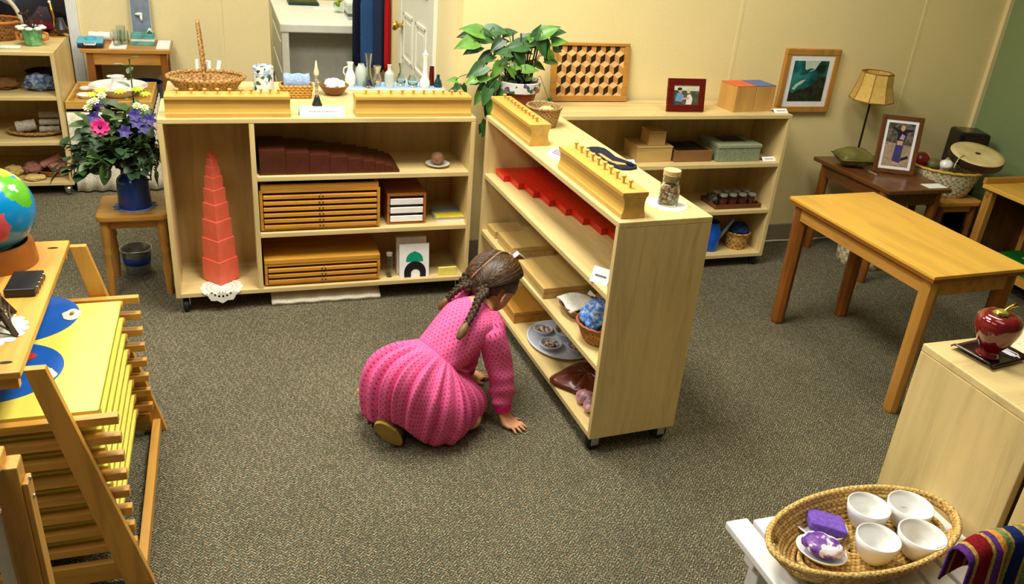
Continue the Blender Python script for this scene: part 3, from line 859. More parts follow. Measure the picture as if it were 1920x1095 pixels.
# two-part sensorial box
t = thing('trinomial_box', 'cube puzzle box in two halves with red and blue lid', 'box', (2.235, 3.388, ZS), R(6))
CB = plain('cube_box_wood', (196, 152, 84), .45, .1, 14)
for k in range(2):
    obj('half', B().box(.115*k, .115*k+.112, 0, .125, 0, .118), wood('cube_box_wood%d' % k, (196, 150, 80), .84, 'Z', 9, .42), t, bevel=.0015)
    obj('lid_panel', B().box(.115*k, .115*k+.112, 0, .125, .1185, .1215), plain('lid_red', (214, 92, 44), .4) if k == 0 else plain('lid_blue', (72, 100, 160), .4), t)
label_card('white label card at the right end above the red and blue lidded box', (2.492, 3.372, ZS), 0, .075, .028, 55, 1)
photo('framed_print', 'gold framed underwater dolphin print hanging on the cream wall', 'picture', (2.635, 3.619, .722), (0, 0, 0), .322, .318, .03, M['oakZ'],
      [('light_patch', plain('sea_light', (196, 214, 200), .3), [(.3, 1.), (.75, 1.), (.62, .78), (.45, .72), (.34, .8)]), ('dolphin', plain('dolphin_dark', (30, 74, 72), .3), [(.2, .66), (.34, .76), (.5, .82), (.62, .8), (.5, .76), (.42, .68), (.34, .67)]), ('dolphin', plain('dolphin_pale', (190, 206, 190), .3), [(.06, .3), (.14, .42), (.3, .52), (.42, .54), (.34, .45), (.22, .38), (.14, .28)]), ('reef', blotch('reef_patch', [(.3, (16, 18, 16)), (.7, (52, 56, 44))], 40, .35), [(0, 0), (1, 0), (1, .62), (.82, .6), (.66, .42), (.5, .34), (.28, .3), (.1, .2), (0, .26)])],
      blotch('sea', [(.35, (8, 30, 32)), (.5, (20, 110, 108)), (.68, (60, 158, 148))], 7, .3), mat_w=.028, stand=False, frame_d=.022)
# shelf one
t = thing('wooden_box', 'tan wooden box with a smaller box standing on top', 'box', (1.776, 3.40, .5462))
obj('body', B().box(0, .18, 0, .15, 0, .066), M['boxX'], t, bevel=.0015)
obj('lid', B().box(-.002, .182, -.002, .152, .067, .075), M['boxX'], t, bevel=.0015)
t = thing('small_box', 'little pale box standing on the tan wooden box', 'box', (1.835, 3.415, .6218))
obj('body', B().box(0, .085, 0, .09, 0, .058), wood('box_pale', (208, 170, 108), .86, 'X', 9, .45), t, bevel=.0015)
obj('lid', B().box(-.001, .086, -.001, .091, .059, .066), wood('box_pale2', (212, 176, 114), .86, 'X', 9, .45), t, bevel=.0015)
t = thing('open_box', 'open brown box of dark pieces between tan and grey-green boxes', 'box', (1.968, 3.388, .5462))
obj('body', B().box(0, .2, 0, .008, 0, .055).box(0, .2, .172, .18, 0, .055).box(0, .008, .008, .172, 0, .055).box(.192, .2, .008, .172, 0, .055).box(.008, .192, .008, .172, 0, .006), wood('box_brown', (138, 98, 56), .8, 'X', 9, .45), t, bevel=.0015)
b = B()
for k in range(8):
    b.box(.014+.022*k, .032+.022*k, .014, .166, .0075, .05)
obj('contents', b, plain('dark_pieces', (44, 34, 28), .5, .2), t)
t = thing('lidded_box', 'grey-green fabric covered box with dark window in lid', 'box', (2.186, 3.372, .5462))
FG = cloth_mat('grey_green', (134, 144, 116), bscale=160)
obj('body', B().box(.003, .236, .003, .187, 0, .066), FG, t, bevel=.002)
obj('lid', B().box(0, .239, 0, .19, .0665, .084), cloth_mat('grey_green2', (150, 158, 128), bscale=160), t, bevel=.003)
obj('lid_window', B().box(.05, .18, .06, .15, .0842, .085), plain('window_dark', (48, 40, 40), .4), t)
label_card('white label card right of the grey-green box', (2.482, 3.37, .5462), 0, .075, .026, 50, 1)
label_card('white label card left of the tan wooden boxes, half hidden by the middle shelf', (1.72, 3.372, .5462), 0, .08, .028, 55, 1)
# shelf two: tray of little jars
t = thing('tray', 'dark tray of small glass jars on the second shelf', 'tray', (2.225, 3.365, .3062))
obj('base', B().box(0, .26, 0, .15, 0, .008), M['darkX'], t)
obj('edge', B().box(0, .26, 0, .006, .008, .022).box(0, .26, .144, .15, .008, .022).box(0, .006, .006, .144, .008, .022).box(.254, .26, .006, .144, .008, .022), M['darkX'], t, bevel=.001)
for k in range(8):
    x = 2.282+.054*(k % 4); y = 3.40+.06*(k//4)
    if k == 4: x -= .004
    t = thing('spice_jar', 'little dark red jar, %s in the %s row of the dark tray' % (['first', 'second', 'third', 'fourth'][k % 4], ['front', 'back'][k//4]), 'jar', (x, y, .3145), 0, 'little jars on the dark tray')
    obj('glass', B().lathe([(0, 0), (.02, 0), (.021, .003), (.021, .042), (.018, .048), (.0165, .048), (.0195, .042), (.0195, .003), (0, .003)], n=20), M['glass'], t, smooth=50)
    obj('filling', B().cyl(0, 0, .0035, .03, .019, n=20), plain('jar_red', (112, 30, 30), .6, .3, 90), t, smooth=50)
    obj('lid', B().cyl(0, 0, .049, .058, .019, n=20), plain('jar_lid', (196, 196, 190), .3, .02, metal=.6), t, smooth=40)
lumpcloth('dark_bundle', 'dark patterned bundle at the left end of the jar tray', 'bundle', (2.246, 3.44, .337), (.022, .045, .026), blotch('bundle_dark', [(.3, (24, 22, 22)), (.6, (60, 56, 44)), (.7, (150, 140, 84))], 60), .3, 9, 5)
# bottom board
t = thing('watering_jug', 'bright blue plastic jug on the bottom board beside the basket', 'jug', (2.262, 3.42, .0722))
BL = plain('jug_blue', (14, 84, 190), .3)
obj('body', B().lathe([(0, 0), (.042, 0), (.048, .02), (.05, .1), (.038, .135), (.036, .15), (.033, .15), (.034, .135), (.046, .1), (.044, .02), (0, .006)], n=28), BL, t, smooth=50)
obj('spout', B().tube([(.045, -.005, .06), (.075, -.012, .11), (.105, -.02, .165)], [.012, .009, .007], 10), plain('spout_grey', (130, 150, 170), .3), t, smooth=180)
obj('handle', B().tube([(.0, .036, .14), (0, .07, .13), (0, .075, .08), (0, .048, .04)], .006, 8), BL, t, smooth=180)
lumpcloth('black_bundle', 'black bundle between the blue jug and the round basket', 'bundle', (2.338, 3.505, .118), (.028, .06, .045), plain('bundle_black', (20, 20, 24), .6, .2), .25, 8, 6)
basket('woven_basket', 'round tan basket with a dark blue cloth on the bottom board', 'basket', (2.425, 3.43, .0722), .05, .062, .085, weave('basket_lattice', (186, 144, 80), (70, 46, 22), 60), None)
lumpcloth('blue_cloth', 'dark blue cloth bunched in the round tan basket', 'cloth', (2.435, 3.435, .165), (.05, .045, .035), plain('cloth_navy', (34, 58, 110), .9, .15), .25, 8, 7)

# white cord along the baseboard
b = B().tube([(2.54+.05*k, 3.612-.006*math.sin(k*.9), .006) for k in range(14)]+[(3.22, 3.612, .01), (3.27, 3.618, .03)], .006, 8)
solo('cord', b, plain('cord_white', (214, 208, 186), .5), 'white cord lying along the foot of the back wall', 'cord', smooth=180)

# ------------------------------------------------------------------ main work table
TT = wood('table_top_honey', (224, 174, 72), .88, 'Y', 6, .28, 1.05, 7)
t = thing('work_table', 'honey coloured wooden table with square legs standing alone at right', 'table', (2.228, 1.997, 0), 1.5964-PI/2)
L_, W_, H_ = .812, .438, .578
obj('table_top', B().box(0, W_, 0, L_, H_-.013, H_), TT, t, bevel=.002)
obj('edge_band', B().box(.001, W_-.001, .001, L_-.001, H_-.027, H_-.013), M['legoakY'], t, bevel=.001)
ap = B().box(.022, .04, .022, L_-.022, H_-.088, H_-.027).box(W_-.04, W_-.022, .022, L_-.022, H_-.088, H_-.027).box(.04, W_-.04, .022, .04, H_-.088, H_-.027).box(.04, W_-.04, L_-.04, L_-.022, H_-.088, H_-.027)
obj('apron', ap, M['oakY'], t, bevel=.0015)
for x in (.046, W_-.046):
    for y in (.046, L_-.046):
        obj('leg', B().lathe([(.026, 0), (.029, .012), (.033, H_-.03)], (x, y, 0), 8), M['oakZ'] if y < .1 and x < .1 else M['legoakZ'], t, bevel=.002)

# ------------------------------------------------------------------ dark corner table group
t = thing('side_table', 'dark brown low table in the corner carrying a lamp and photo', 'table', (2.905, 3.02, 0))
obj('table_top', B().poly([(.02, 0, .478), (.39, -.005, .478), (.40, .54, .478), (-.005, .555, .478)], Vector((0, 0, .022))), M['darkY'], t, bevel=.004)
obj('apron', B().box(.03, .05, .03, .52, .41, .478).box(.05, .36, .03, .05, .41, .478).box(.05, .36, .5, .52, .41, .478).box(.34, .36, .05, .5, .41, .478), M['darkY'], t, bevel=.002)
for x, y in ((.045, .05), (.355, .05), (.045, .5), (.355, .5)):
    obj('leg', B().lathe([(.017, 0), (.021, .05), (.023, .2), (.018, .22), (.025, .25), (.025, .478)], (x, y, 0), 14), M['legoakZ'], t, smooth=40)
t = thing('table_lamp', 'slim black table lamp with parchment shade beside the hanging picture', 'lamp', (3.118, 3.515, .5002))
obj('base', B().lathe([(.055, 0), (.055, .008), (.02, .016), (.007, .022)], n=28), M['black'], t, smooth=40)
obj('stem', B().cyl(0, 0, .02, .40, .0055, n=12), M['black'], t, smooth=40)
SHD = plain('parchment', (206, 172, 88), .7, .06, 60)
prof = [(.108, 0), (.1, .02), (.084, .075), (.076, .138)]
obj('lamp_shade', B().lathe(prof, (0, 0, .313), 8, cap=False), SHD, t, solid=.002)
b = B()
for r, z in ((.109, .313), (.077, .451)):
    b.tube([(r*math.cos(2*PI*k/8), r*math.sin(2*PI*k/8), z) for k in range(8)], .003, 6, True)
for k in range(8):
    b.tube([(r*1.012*math.cos(2*PI*k/8), r*1.012*math.sin(2*PI*k/8), .313+z) for r, z in prof], .0022, 6)
obj('shade_piping', b, plain('piping', (150, 92, 30), .6), t, smooth=180)
t = thing('cushion', 'small olive green cushion lying at the lamp foot', 'cushion', (3.015, 3.41, .5), R(-15))
b = B()
def cus(sgn):
    def f(u, v):
        x, y = (u-.5)*2, (v-.5)*2
        h = max(0, (1-abs(x)**3.0)*(1-abs(y)**3.0))**.55
        return (x*.085*(1+.06*abs(y)), y*.075*(1+.06*abs(x)), .045+sgn*.044*h+.004*math.sin(8*x+5*y)*h)
    return f
b.grid(cus(1), 15, 15); b.grid(cus(-1), 15, 15)
bmesh.ops.remove_doubles(b.bm, verts=b.bm.verts, dist=.0004)
OLV = plain('olive_satin', (104, 100, 46), .45, .14, 30)
obj('cover', b, OLV, t, smooth=180)
pts = [(.09*sx, .08*sy, .045) for sx, sy in ((-1, -1), (0, -.97), (1, -1), (.97, 0), (1, 1), (0, .97), (-1, 1), (-.97, 0))]
obj('piping', B().tube(pts, .003, 6, True), OLV, t, smooth=180)
photo('photo_frame', 'brown framed photo of a standing person in blue trousers', 'photo frame', (3.05, 3.30, .5035), (R(-12), 0, R(-26)), .2, .285, .022, M['darkZ'],
      [('trees', blotch('photo_trees', [(.35, (58, 56, 46)), (.6, (110, 104, 92)), (.75, (150, 130, 116))], 60, .4), [(0, .55), (1, .5), (1, 1), (0, 1)]), ('left_leg', plain('photo_jeans', (62, 64, 120), .4), [(.36, .13), (.5, .1), (.56, .52), (.4, .55)]), ('right_leg', plain('photo_jeans', (62, 64, 120), .4), [(.5, .06), (.66, .1), (.68, .52), (.52, .52)]), ('waist', SKINP, [(.43, .5), (.64, .5), (.64, .6), (.43, .6)]), ('torso', plain('photo_black', (34, 32, 40), .4), [(.4, .6), (.7, .6), (.72, .8), (.95, .83), (.95, .87), (.4, .86), (.18, .92), (.16, .88), (.4, .78)]), ('scarf', plain('photo_lilac', (180, 150, 190), .4), [(.48, .64), (.66, .62), (.68, .72), (.56, .76)]), ('face', SKINP, ell(.55, .89, .08, .07)), ('feet', SKINP, [(.38, .05), (.62, .02), (.6, .09), (.4, .12)]), ('shadow_patch', plain('photo_dark', (40, 32, 30), .4), [(.66, .14), (.95, .22), (.9, .27), (.68, .2)])],
      blotch('photo_ground', [(.35, (150, 128, 104)), (.6, (180, 156, 130)), (.75, (140, 104, 84))], 60, .4), mat_w=.014)
solo('paper_sheet', B().box(3.175, 3.285, 3.035, 3.10, .5002, .5012), M['paper'], 'white sheet of paper at the near end of the dark side table', 'paper')
solo('ribbon', B().tube([(3.03, 3.30, .503), (3.035, 3.27, .503), (3.03, 3.24, .503)], .004, 6), plain('ribbon_olive', (150, 132, 80), .6), 'short tan ribbon end hanging below the green cushion', 'ribbon', smooth=180)
# hamper below
basket('waste_basket', 'cream woven hamper standing on carpet under the dark side table', 'basket', (3.13, 3.3, 0), .125, .14, .33, weave('cream_wicker', (196, 186, 148), (120, 106, 74), 42), None, rimr=.007)
# stool with instrument basket
def turned_stool(label, loc, rotz, W, D, H, mat_x, mat_z):
    t = thing('stool', label, 'stool', loc, rotz)
    b = B()
    pts = []
    for sx, sy in ((-1, -1), (1, -1), (1, 1), (-1, 1)):
        for k in range(5):
            th = math.atan2(sy, sx)-PI/4+PI/2*k/4
            pts.append((sx*(W/2-.03)+.03*math.cos(th), sy*(D/2-.03)+.03*math.sin(th), H-.026))
    obj('seat', b.poly(pts, Vector((0, 0, .026))), mat_x, t, bevel=.006)
    ax, ay = W/2-.035, D/2-.035
    obj('apron', B().box(-ax, ax, -ay-.008, -ay+.008, H-.062, H-.026).box(-ax, ax, ay-.008, ay+.008, H-.062, H-.026).box(-ax-.008, -ax+.008, -ay, ay, H-.062, H-.026).box(ax-.008, ax+.008, -ay, ay, H-.062, H-.026), mat_x, t)
    for sx in (-1, 1):
        for sy in (-1, 1):
            hl = H-.026
            lg = obj('leg', B().lathe([(.012, 0), (.015, .04), (.017, .12), (.013, hl*.55), (.018, hl*.6), (.013, hl*.65), (.019, hl*.7), (.0185, hl)], n=14), mat_z, t, smooth=40)
            p, q = Vector((sx*(ax+.012), sy*(ay+.012), 0)), Vector((sx*(ax-.004), sy*(ay-.004), hl))
            dv = q-p
            lg.matrix_local = Matrix.Translation(p) @ Matrix(((1, 0, dv.x/hl, 0), (0, 1, dv.y/hl, 0), (0, 0, 1, 0), (0, 0, 0, 1)))
    return t
turned_stool('small oak stool holding the pale instrument basket', (3.475, 3.21, 0), R(-3), .26, .25, .4, M['oakX'], M['legoakZ'])
t = basket('instrument_basket', 'pale oval woven basket full of instruments on the oak stool', 'basket', (3.455, 3.23, .4002), .115, .165, .135, weave('pale_lattice', (206, 196, 160), (110, 96, 62), 70), plain('rim_yellow', (206, 158, 60), .5, .1), 1.0, .72, R(-30), rimr=.007)
t = thing('hand_drum', 'round pale skin hand drum leaning on the instrument basket', 'drum', (3.587, 3.20, .612))
obj('frame', B().lathe([(.13, -.035), (.132, -.03), (.132, .0), (.128, .0), (.128, -.035)], n=44, cap=False), plain('drum_hoop', (52, 34, 22), .4), t, smooth=40)
obj('drum_skin', B().lathe([(0, .004), (.10, .0035), (.129, .002), (.132, -.004)], n=44), blotch('drum_skin', [(.35, (196, 178, 116)), (.65, (222, 206, 150))], 8, .5), t, smooth=180)
obj('centre_mark', B().ball((0, 0, .005), (.014, .012, .003), 2, .4, 9), plain('mark_dark', (60, 52, 36), .6), t)
t.rotation_euler = (R(12), R(-4), 0)
lumpcloth('red_maraca', 'dark red round maraca head at the left end of the basket', 'maraca', (3.345, 3.31, .555), (.045, .04, .04), plain('maraca_red', (126, 24, 22), .3), .05, 5, 2)
lumpcloth('tan_shaker', 'tan shaker poking out beside the red maraca', 'shaker', (3.385, 3.32, .56), (.03, .03, .026), plain('shaker_tan', (206, 150, 104), .4), .1, 5, 3)
lumpcloth('green_shaker', 'olive green shaker lying in the instrument basket', 'shaker', (3.39, 3.26, .545), (.04, .035, .03), plain('shaker_green', (92, 92, 50), .4), .1, 5, 5)
lumpcloth('white_shell', 'white egg shaker in the middle of the instrument basket', 'shaker', (3.425, 3.22, .555), (.034, .03, .026), M['ceramic'], .08, 5, 6)
t = thing('scallop_shell', 'pale green scallop shell standing in the instrument basket', 'shell', (3.475, 3.205, .54), R(20))
b = B()
b.grid(lambda u, v: ((.055*v*math.cos(PI*(.05+.9*u))), -.02*v*v+.004*abs(math.sin(11*PI*u))*v, .075*v*math.sin(PI*(.05+.9*u))), 45, 8)
obj('valve', b, plain('scallop', (196, 190, 130), .5, .1), t, solid=.003, smooth=180)
lumpcloth('grey_shaker', 'grey rattle behind the scallop shell', 'shaker', (3.50, 3.26, .55), (.04, .04, .03), plain('shaker_grey', (150, 148, 130), .5), .15, 6, 9)
# speaker
t = thing('speaker', 'tall black tower loudspeaker in the room corner', 'speaker', (3.79, 3.47, 0), R(-20))
obj('cabinet', B().box(-.08, .08, -.08, .08, 0, .66), plain('speaker_gloss', (16, 16, 18), .18, .05), t, bevel=.018)
obj('driver', B().lathe([(.05, 0), (.048, -.006), (.03, .004), (0, .008)], n=24), M['black'], t, smooth=60).matrix_local = Matrix.Translation((0, -.081, .56)) @ Matrix.Rotation(PI/2, 4, 'X')
# reading desk by the green wall
t = thing('desk', 'honey wooden desk with green lined shelf along the green wall', 'desk', (3.55, 2.2, 0))
obj('desk_top', B().box(0, .39, 0, .88, .478, .5), TT, t, bevel=.003)
obj('raised_rim', B().box(.0, .39, .865, .885, .5, .53).box(.372, .39, 0, .865, .5, .53), M['oakX'], t, bevel=.002)
for y in (.02, .85):
    obj('leg', B().bar((.04, y, .478), (.035, y, 0), .045, .035, (1, 0, 0)), M['oakZ'], t, bevel=.002)
    obj('leg', B().bar((.36, y, .478), (.36, y, 0), .045, .035, (1, 0, 0)), M['oakZ'], t, bevel=.002)
obj('back_panel', B().box(.345, .36, .04, .83, .02, .478), M['darkZ'], t)
obj('end_panel', B().box(.06, .34, .855, .868, .02, .478), M['darkZ'], t)
obj('shelf_board', B().box(.012, .345, .04, .83, .10, .135), M['oakY'], t, bevel=.002)
obj('shelf_lining', B().box(.05, .34, .045, .825, .135, .139), cloth_mat('green_felt', (18, 110, 34)), t)
obj('screw', B().ball((-.002, .85, .455), (.006, .006, .006), 2), M['steel'], t)
solo('folded_paper', B().box(3.80, 3.88, 2.86, 2.93, .1395, .146), plain('cream_paper', (206, 180, 130), .7), 'cream folded paper lying on the green lining of the desk shelf', 'paper', bevel=.002)

# ------------------------------------------------------------------ apple on the right cabinet
t = thing('plate', 'square dark purple glass plate under the red apple', 'plate', (1.532, 1.178, .8202), R(8))
b = B()
n = 13
def plate(u, v):
    x, y = (u-.5)*2, (v-.5)*2
    q = max(abs(x), abs(y))
    return (x*.058, y*.05, .003+.012*max(0, q-.6)/.4*(1 if abs(x) > abs(y) else .3))
b.grid(plate, n, n)
obj('dish', b, plain('plum_glass', (42, 10, 22), .08, .05, coat=.5), t, solid=.004, smooth=180)
t = thing('glass_apple', 'glossy dark red glass apple with gold stem', 'ornament', (1.52, 1.168, .8275))
AP = blotch('apple_red', [(.3, (92, 6, 14)), (.7, (124, 18, 22))], 9, .06, coat=1.)
b = B().lathe([(.024, 0), (.026, .005), (.019, .011), (.020, .017), (.031, .032), (.041, .052), (.0465, .072), (.045, .088), (.037, .098), (.026, .1015), (.014, .099), (.006, .095), (0, .094)], n=48)
obj('body', b, AP, t, smooth=180)
obj('stem', B().tube([(0, 0, .093), (.004, 0, .108), (.014, -.002, .118), (.026, -.003, .122)], [.005, .004, .0035, .005], 8), M['brass'], t, smooth=180)
obj('leaf', B().ball((-.004, 0, .103), (.018, .014, .007), 3, .35, 9, 4), plain('gold_leaf', (178, 168, 76), .25, .1, metal=.5), t, smooth=180)
b = B()
b.grid(lambda u, v: (1.60+.10*u+.01*math.sin(5*v), 1.14+.105*v, .824+.014*abs(math.sin(7*u+3*v))*(u+.2)+.01*v*u), 16, 16)
solo('napkin', b, cloth_mat('napkin_cream', (226, 214, 176)), 'crumpled cream napkin behind the red glass apple', 'napkin', solid=.003, smooth=180)

# ------------------------------------------------------------------ white slatted table with coiled tray
t = thing('slatted_table', 'white slatted low table under the coiled basket tray', 'table', (.927, .845, 0))
WP = plain('crate_white', (232, 232, 230), .4, .02)
x = 0
for k in range(8):
    obj('slat', B().box(x, x+.052, 0, .292+(.008 if k == 0 else 0), .482, .5), WP, t, bevel=.003); x += .062
for y in (.20, .03):
    obj('cleat', B().box(.012, .47, y, y+.035, .45, .482), WP, t, bevel=.003)
for xx in (.03, .44):
    for y in (.03, .20):
        obj('leg', B().box(xx, xx+.035, y, y+.035, 0, .45), WP, t, bevel=.003)
def coil_tray(label, loc, rotz):
    t = thing('basket_tray', label, 'basket', loc, rotz)
    m = weave('coil_straw', (212, 178, 108), (140, 104, 48), 150, .6)
    m2 = weave('coil_straw_dark', (188, 150, 82), (110, 78, 34), 150, .6)
    def ring(rx, ry, z, r, skip=None):
        return [(rx*math.cos(2*PI*k/64), ry*math.sin(2*PI*k/64), z) for k in range(64)]
    b = B(); b2 = B()
    for i in range(9):
        k = (i+.6)/9
        (b if i % 2 else b2).tube(ring(.165*k+.004, .068*k+.003, .0068, 0), .0062, 6, True)
    for i in range(7):
        k = i/6
        rg = ring(.172+.048*k**.8, .078+.03*k**.8, .008+.0078*i, 0)
        if i in (4, 5):
            (b if i % 2 else b2).tube(rg[5:28], .0062, 6); (b if i % 2 else b2).tube(rg[37:60], .0062, 6)
        else:
            (b if i % 2 else b2).tube(rg, .0062, 6, True)
    obj('coils', b, m, t, smooth=180)
    obj('coils', b2, m2, t, smooth=180)
    obj('rim', B().tube(ring(.226, .112, .062, 0), .0066, 8, True), m, t, smooth=180)
    return t
trot = R(5)
coil_tray('oval coiled straw tray holding white bowls and soap dishes', (1.148, 1.0, .5005), trot)
def bowl(label, x, y, r=.043, h=.055):
    t = thing('bowl', label, 'bowl', (x, y, .5145), 0, 'white bowls in the straw tray')
    prof = [(0, 0), (r*.5, 0), (r*.55, .003), (r*.82, h*.35), (r*.97, h*.75), (r, h), (r*.94, h+.001), (r*.9, h*.75), (r*.74, h*.36), (r*.45, .008), (0, .007)]
    obj('bowl', B().lathe(prof, n=44), M['ceramic'], t, smooth=180)
bowl('white bowl, back left of the four in the straw tray', 1.197, 1.052)
bowl('white bowl, back right of the four in the straw tray', 1.288, 1.034, .046)
bowl('white bowl, front left of the four in the straw tray', 1.150, .966, .0425)
bowl('white bowl, front right of the four in the straw tray', 1.247, .954, .046)
def dish(label, x, y, rz, rx, ry):
    t = thing('soap_dish', label, 'dish', (x, y, .5145), rz, 'soap dishes in the straw tray')
    obj('dish', B().lathe([(0, 0), (.6, 0), (.75, .004), (.98, .014), (1., .017), (.93, .016), (.7, .008), (0, .006)], n=40, sx=rx, sy=ry), M['ceramic'], t, smooth=180)
dish('white soap dish under the purple sponge', 1.094, 1.062, R(-35), .055, .046)
dish('white soap dish under the purple and white soap', 1.05, .998, R(-50), .05, .04)
o = solo('sponge', B().box(-.038, .038, -.03, .03, 0, .018), plain('sponge_purple', (112, 78, 176), .95, .16, 140), 'flat rectangular purple sponge on a white dish', 'sponge', bevel=.004)
o.location = (1.100, 1.056, .529); o.rotation_euler = (R(-6), R(8), R(-28))
SOAP = blotch('soap_marble', [(.42, (96, 44, 140)), (.5, (130, 84, 170)), (.54, (236, 230, 238))], 32, .5)
o = solo('soap', B().ball((0, 0, 0), (.041, .032, .018), 4, .12, 9, 3), SOAP, 'purple and white marbled round soap on a white dish', 'soap', smooth=180)
o.location = (1.05, .998, .541); o.rotation_euler = (0, 0, R(-50))
for k, (x, y, a, lab) in enumerate(((1.325, 1.0, -62, 'white stick lying at the right end of the straw tray'), (1.318, 1.062, 20, 'white stick end showing behind the back right bowl'))):
    o = solo('stick', B().lathe([(.004, 0), (.005, .03), (.005, .07), (.004, .075)], n=12), plain('stick_white', (226, 224, 218), .5), lab, 'stick', smooth=50)
    o.matrix_world = Matrix.Translation((x, y, .526)) @ Matrix.Rotation(R(a), 4, 'Z') @ Matrix.Rotation(R(76), 4, 'Y') @ Matrix.Translation((0, 0, -.037))
# striped cloth over a rail
t = thing('towel_rail', 'wooden rail under the striped cloth at the bottom right', 'rail', (1.15, .80, 0))
obj('rail', B().bar((.04, 0, .682), (.25, 0, .682), .03, .03), M['oakX'], t, bevel=.004)
for x in (.06, .235):
    obj('post', B().bar((x, .0, 0), (x, 0, .668), .03, .03), M['oakZ'], t, bevel=.003)
    obj('foot', B().box(x-.02, x+.02, -.12, .03, 0, .025), M['oakX'], t, bevel=.003)
STR = [('wine', (116, 18, 26), 9), ('gold', (168, 140, 60), 2), ('violet', (84, 44, 112), 4), ('ochre', (196, 134, 56), 5), ('sage', (104, 120, 74), 5), ('gold', (168, 140, 60), 2), ('navy', (22, 34, 84), 9), ('gold', (168, 140, 60), 2), ('sage', (104, 120, 74), 4), ('ochre', (196, 134, 56), 5), ('violet', (84, 44, 112), 4), ('gold', (168, 140, 60), 2)]
mats, seq = [], []
for nm, c, w in STR:
    mm = cloth_mat('stripe_'+nm, c, var=.2) if not any(m.name == 'stripe_'+nm for m in mats) else None
    if mm: mats.append(mm)
    ix = [m.name for m in mats].index('stripe_'+nm)
    seq += [ix]*w
b = B()
nu, nv = 95, 26
pts = []
x0c, x1c = 1.150, 1.404
def cl(i, j):
    u = i/(nu-1); v = j/(nv-1)
    x = x0c+(x1c-x0c)*u
    droop = .028*max(0, 1-u/.26)**2
    fold = .008*math.sin(23*u)+.005*math.sin(43*u+1)
    if v < .22:      # back flap
        k = 1-v/.22
        return (x, .819+fold*.2, .70-.07*k-droop)
    if v < .4:
        k = (v-.22)/.18; a = PI*k
        return (x, .797+.02*math.cos(a), .70+.014*math.sin(a)-droop)
    k = (v-.4)/.6
    return (x-.012*k*(1-u)+.01*k*math.sin(9*u), .774-.03*k+fold*(.4+k), .70-.30*k-droop)
vv = [[b.bm.verts.new(cl(i, j)) for j in range(nv)] for i in range(nu)]

for i in range(nu-1):
    for j in range(nv-1):
        f = b.bm.faces.new((vv[i][j], vv[i+1][j], vv[i+1][j+1], vv[i][j+1])); f.material_index = seq[(i+47) % len(seq)]
solo('striped_cloth', b, mats, 'cloth with wine, navy, ochre and violet stripes hanging at bottom right', 'cloth', solid=.004, smooth=180)
# ------------------------------------------------------------------ map rack at the left
OR = {a: wood('rack_oak_'+a, (202, 150, 66), .78, a, 9, .35) for a in 'XYZ'}
t = thing('map_rack', 'honey wood rack with slanted legs holding yellow puzzle maps', 'rack', (-.67, 2.13, 0))
b = B().poly([(-.2, -.365, .632), (.2, -.365, .632), (.2, .37, .632), (-.2, .37, .632)], Vector((0, 0, .018)))
obj('top_board', b, OR['Y'], t, bevel=.003)
obj('top_edge', B().box(-.19, .19, -.35, -.33, .60, .632), OR['X'], t)
obj('top_edge', B().box(-.19, .19, .335, .355, .60, .632), OR['X'], t)
for x, y in ((.165, .315), (.165, -.32)):
    obj('hole', B().lathe([(0, .0005), (.009, .0005), (.011, 0)], (x, y, .6502), 16, sx=1.3, sy=.6), plain('hole_dark', (36, 26, 18), .8), t)
for s in (-1, 1):
    for y, nm in ((-.36, 'front'), (.295+.02, 'rear')):
        b = B()
        p = [(s*.208, .655), (s*.250, .655), (s*.402, 0), (s*.336, 0)]
        b.poly([(px, y-.01, pz) for px, pz in p], Vector((0, .02, 0)))
        obj('leg', b, OR['Z'], t, bevel=.002)
    obj('base_rail', B().box(s*.375-.012, s*.375+.012, -.34, .305, .012, .05), OR['Y'], t, bevel=.002)
zr = []
for k in range(8):
    z = .497-.0535*k; zr.append(z)
    for y in (-.332, .288):
        obj('rail', B().box(-.372, .372, y-.011, y+.011, z-.022, z), OR['X'], t, bevel=.0015)
        obj('ledge', B().box(-.36, .33, y+(.011 if y < 0 else -.045), y+(.045 if y < 0 else -.011), z-.022, z-.009), OR['X'], t)
for y in (-.345, .30):
    obj('cross_bar', B().box(-.36, .36, y-.009, y+.009, .018, .075), OR['X'], t, bevel=.002)
YEL = plain('map_yellow', (238, 228, 104), .28, .02)
EDG = plain('map_edge', (196, 186, 70), .5, .06)
BLU = plain('map_blue', (8, 92, 190), .35, .05)
WHI = plain('map_white', (232, 226, 208), .5)
REDM = plain('map_red', (190, 52, 56), .5)
ords = ['topmost', 'second from the top', 'third from the top', 'fourth from the top', 'fifth from the top', 'sixth from the top', 'seventh from the top', 'lowest']
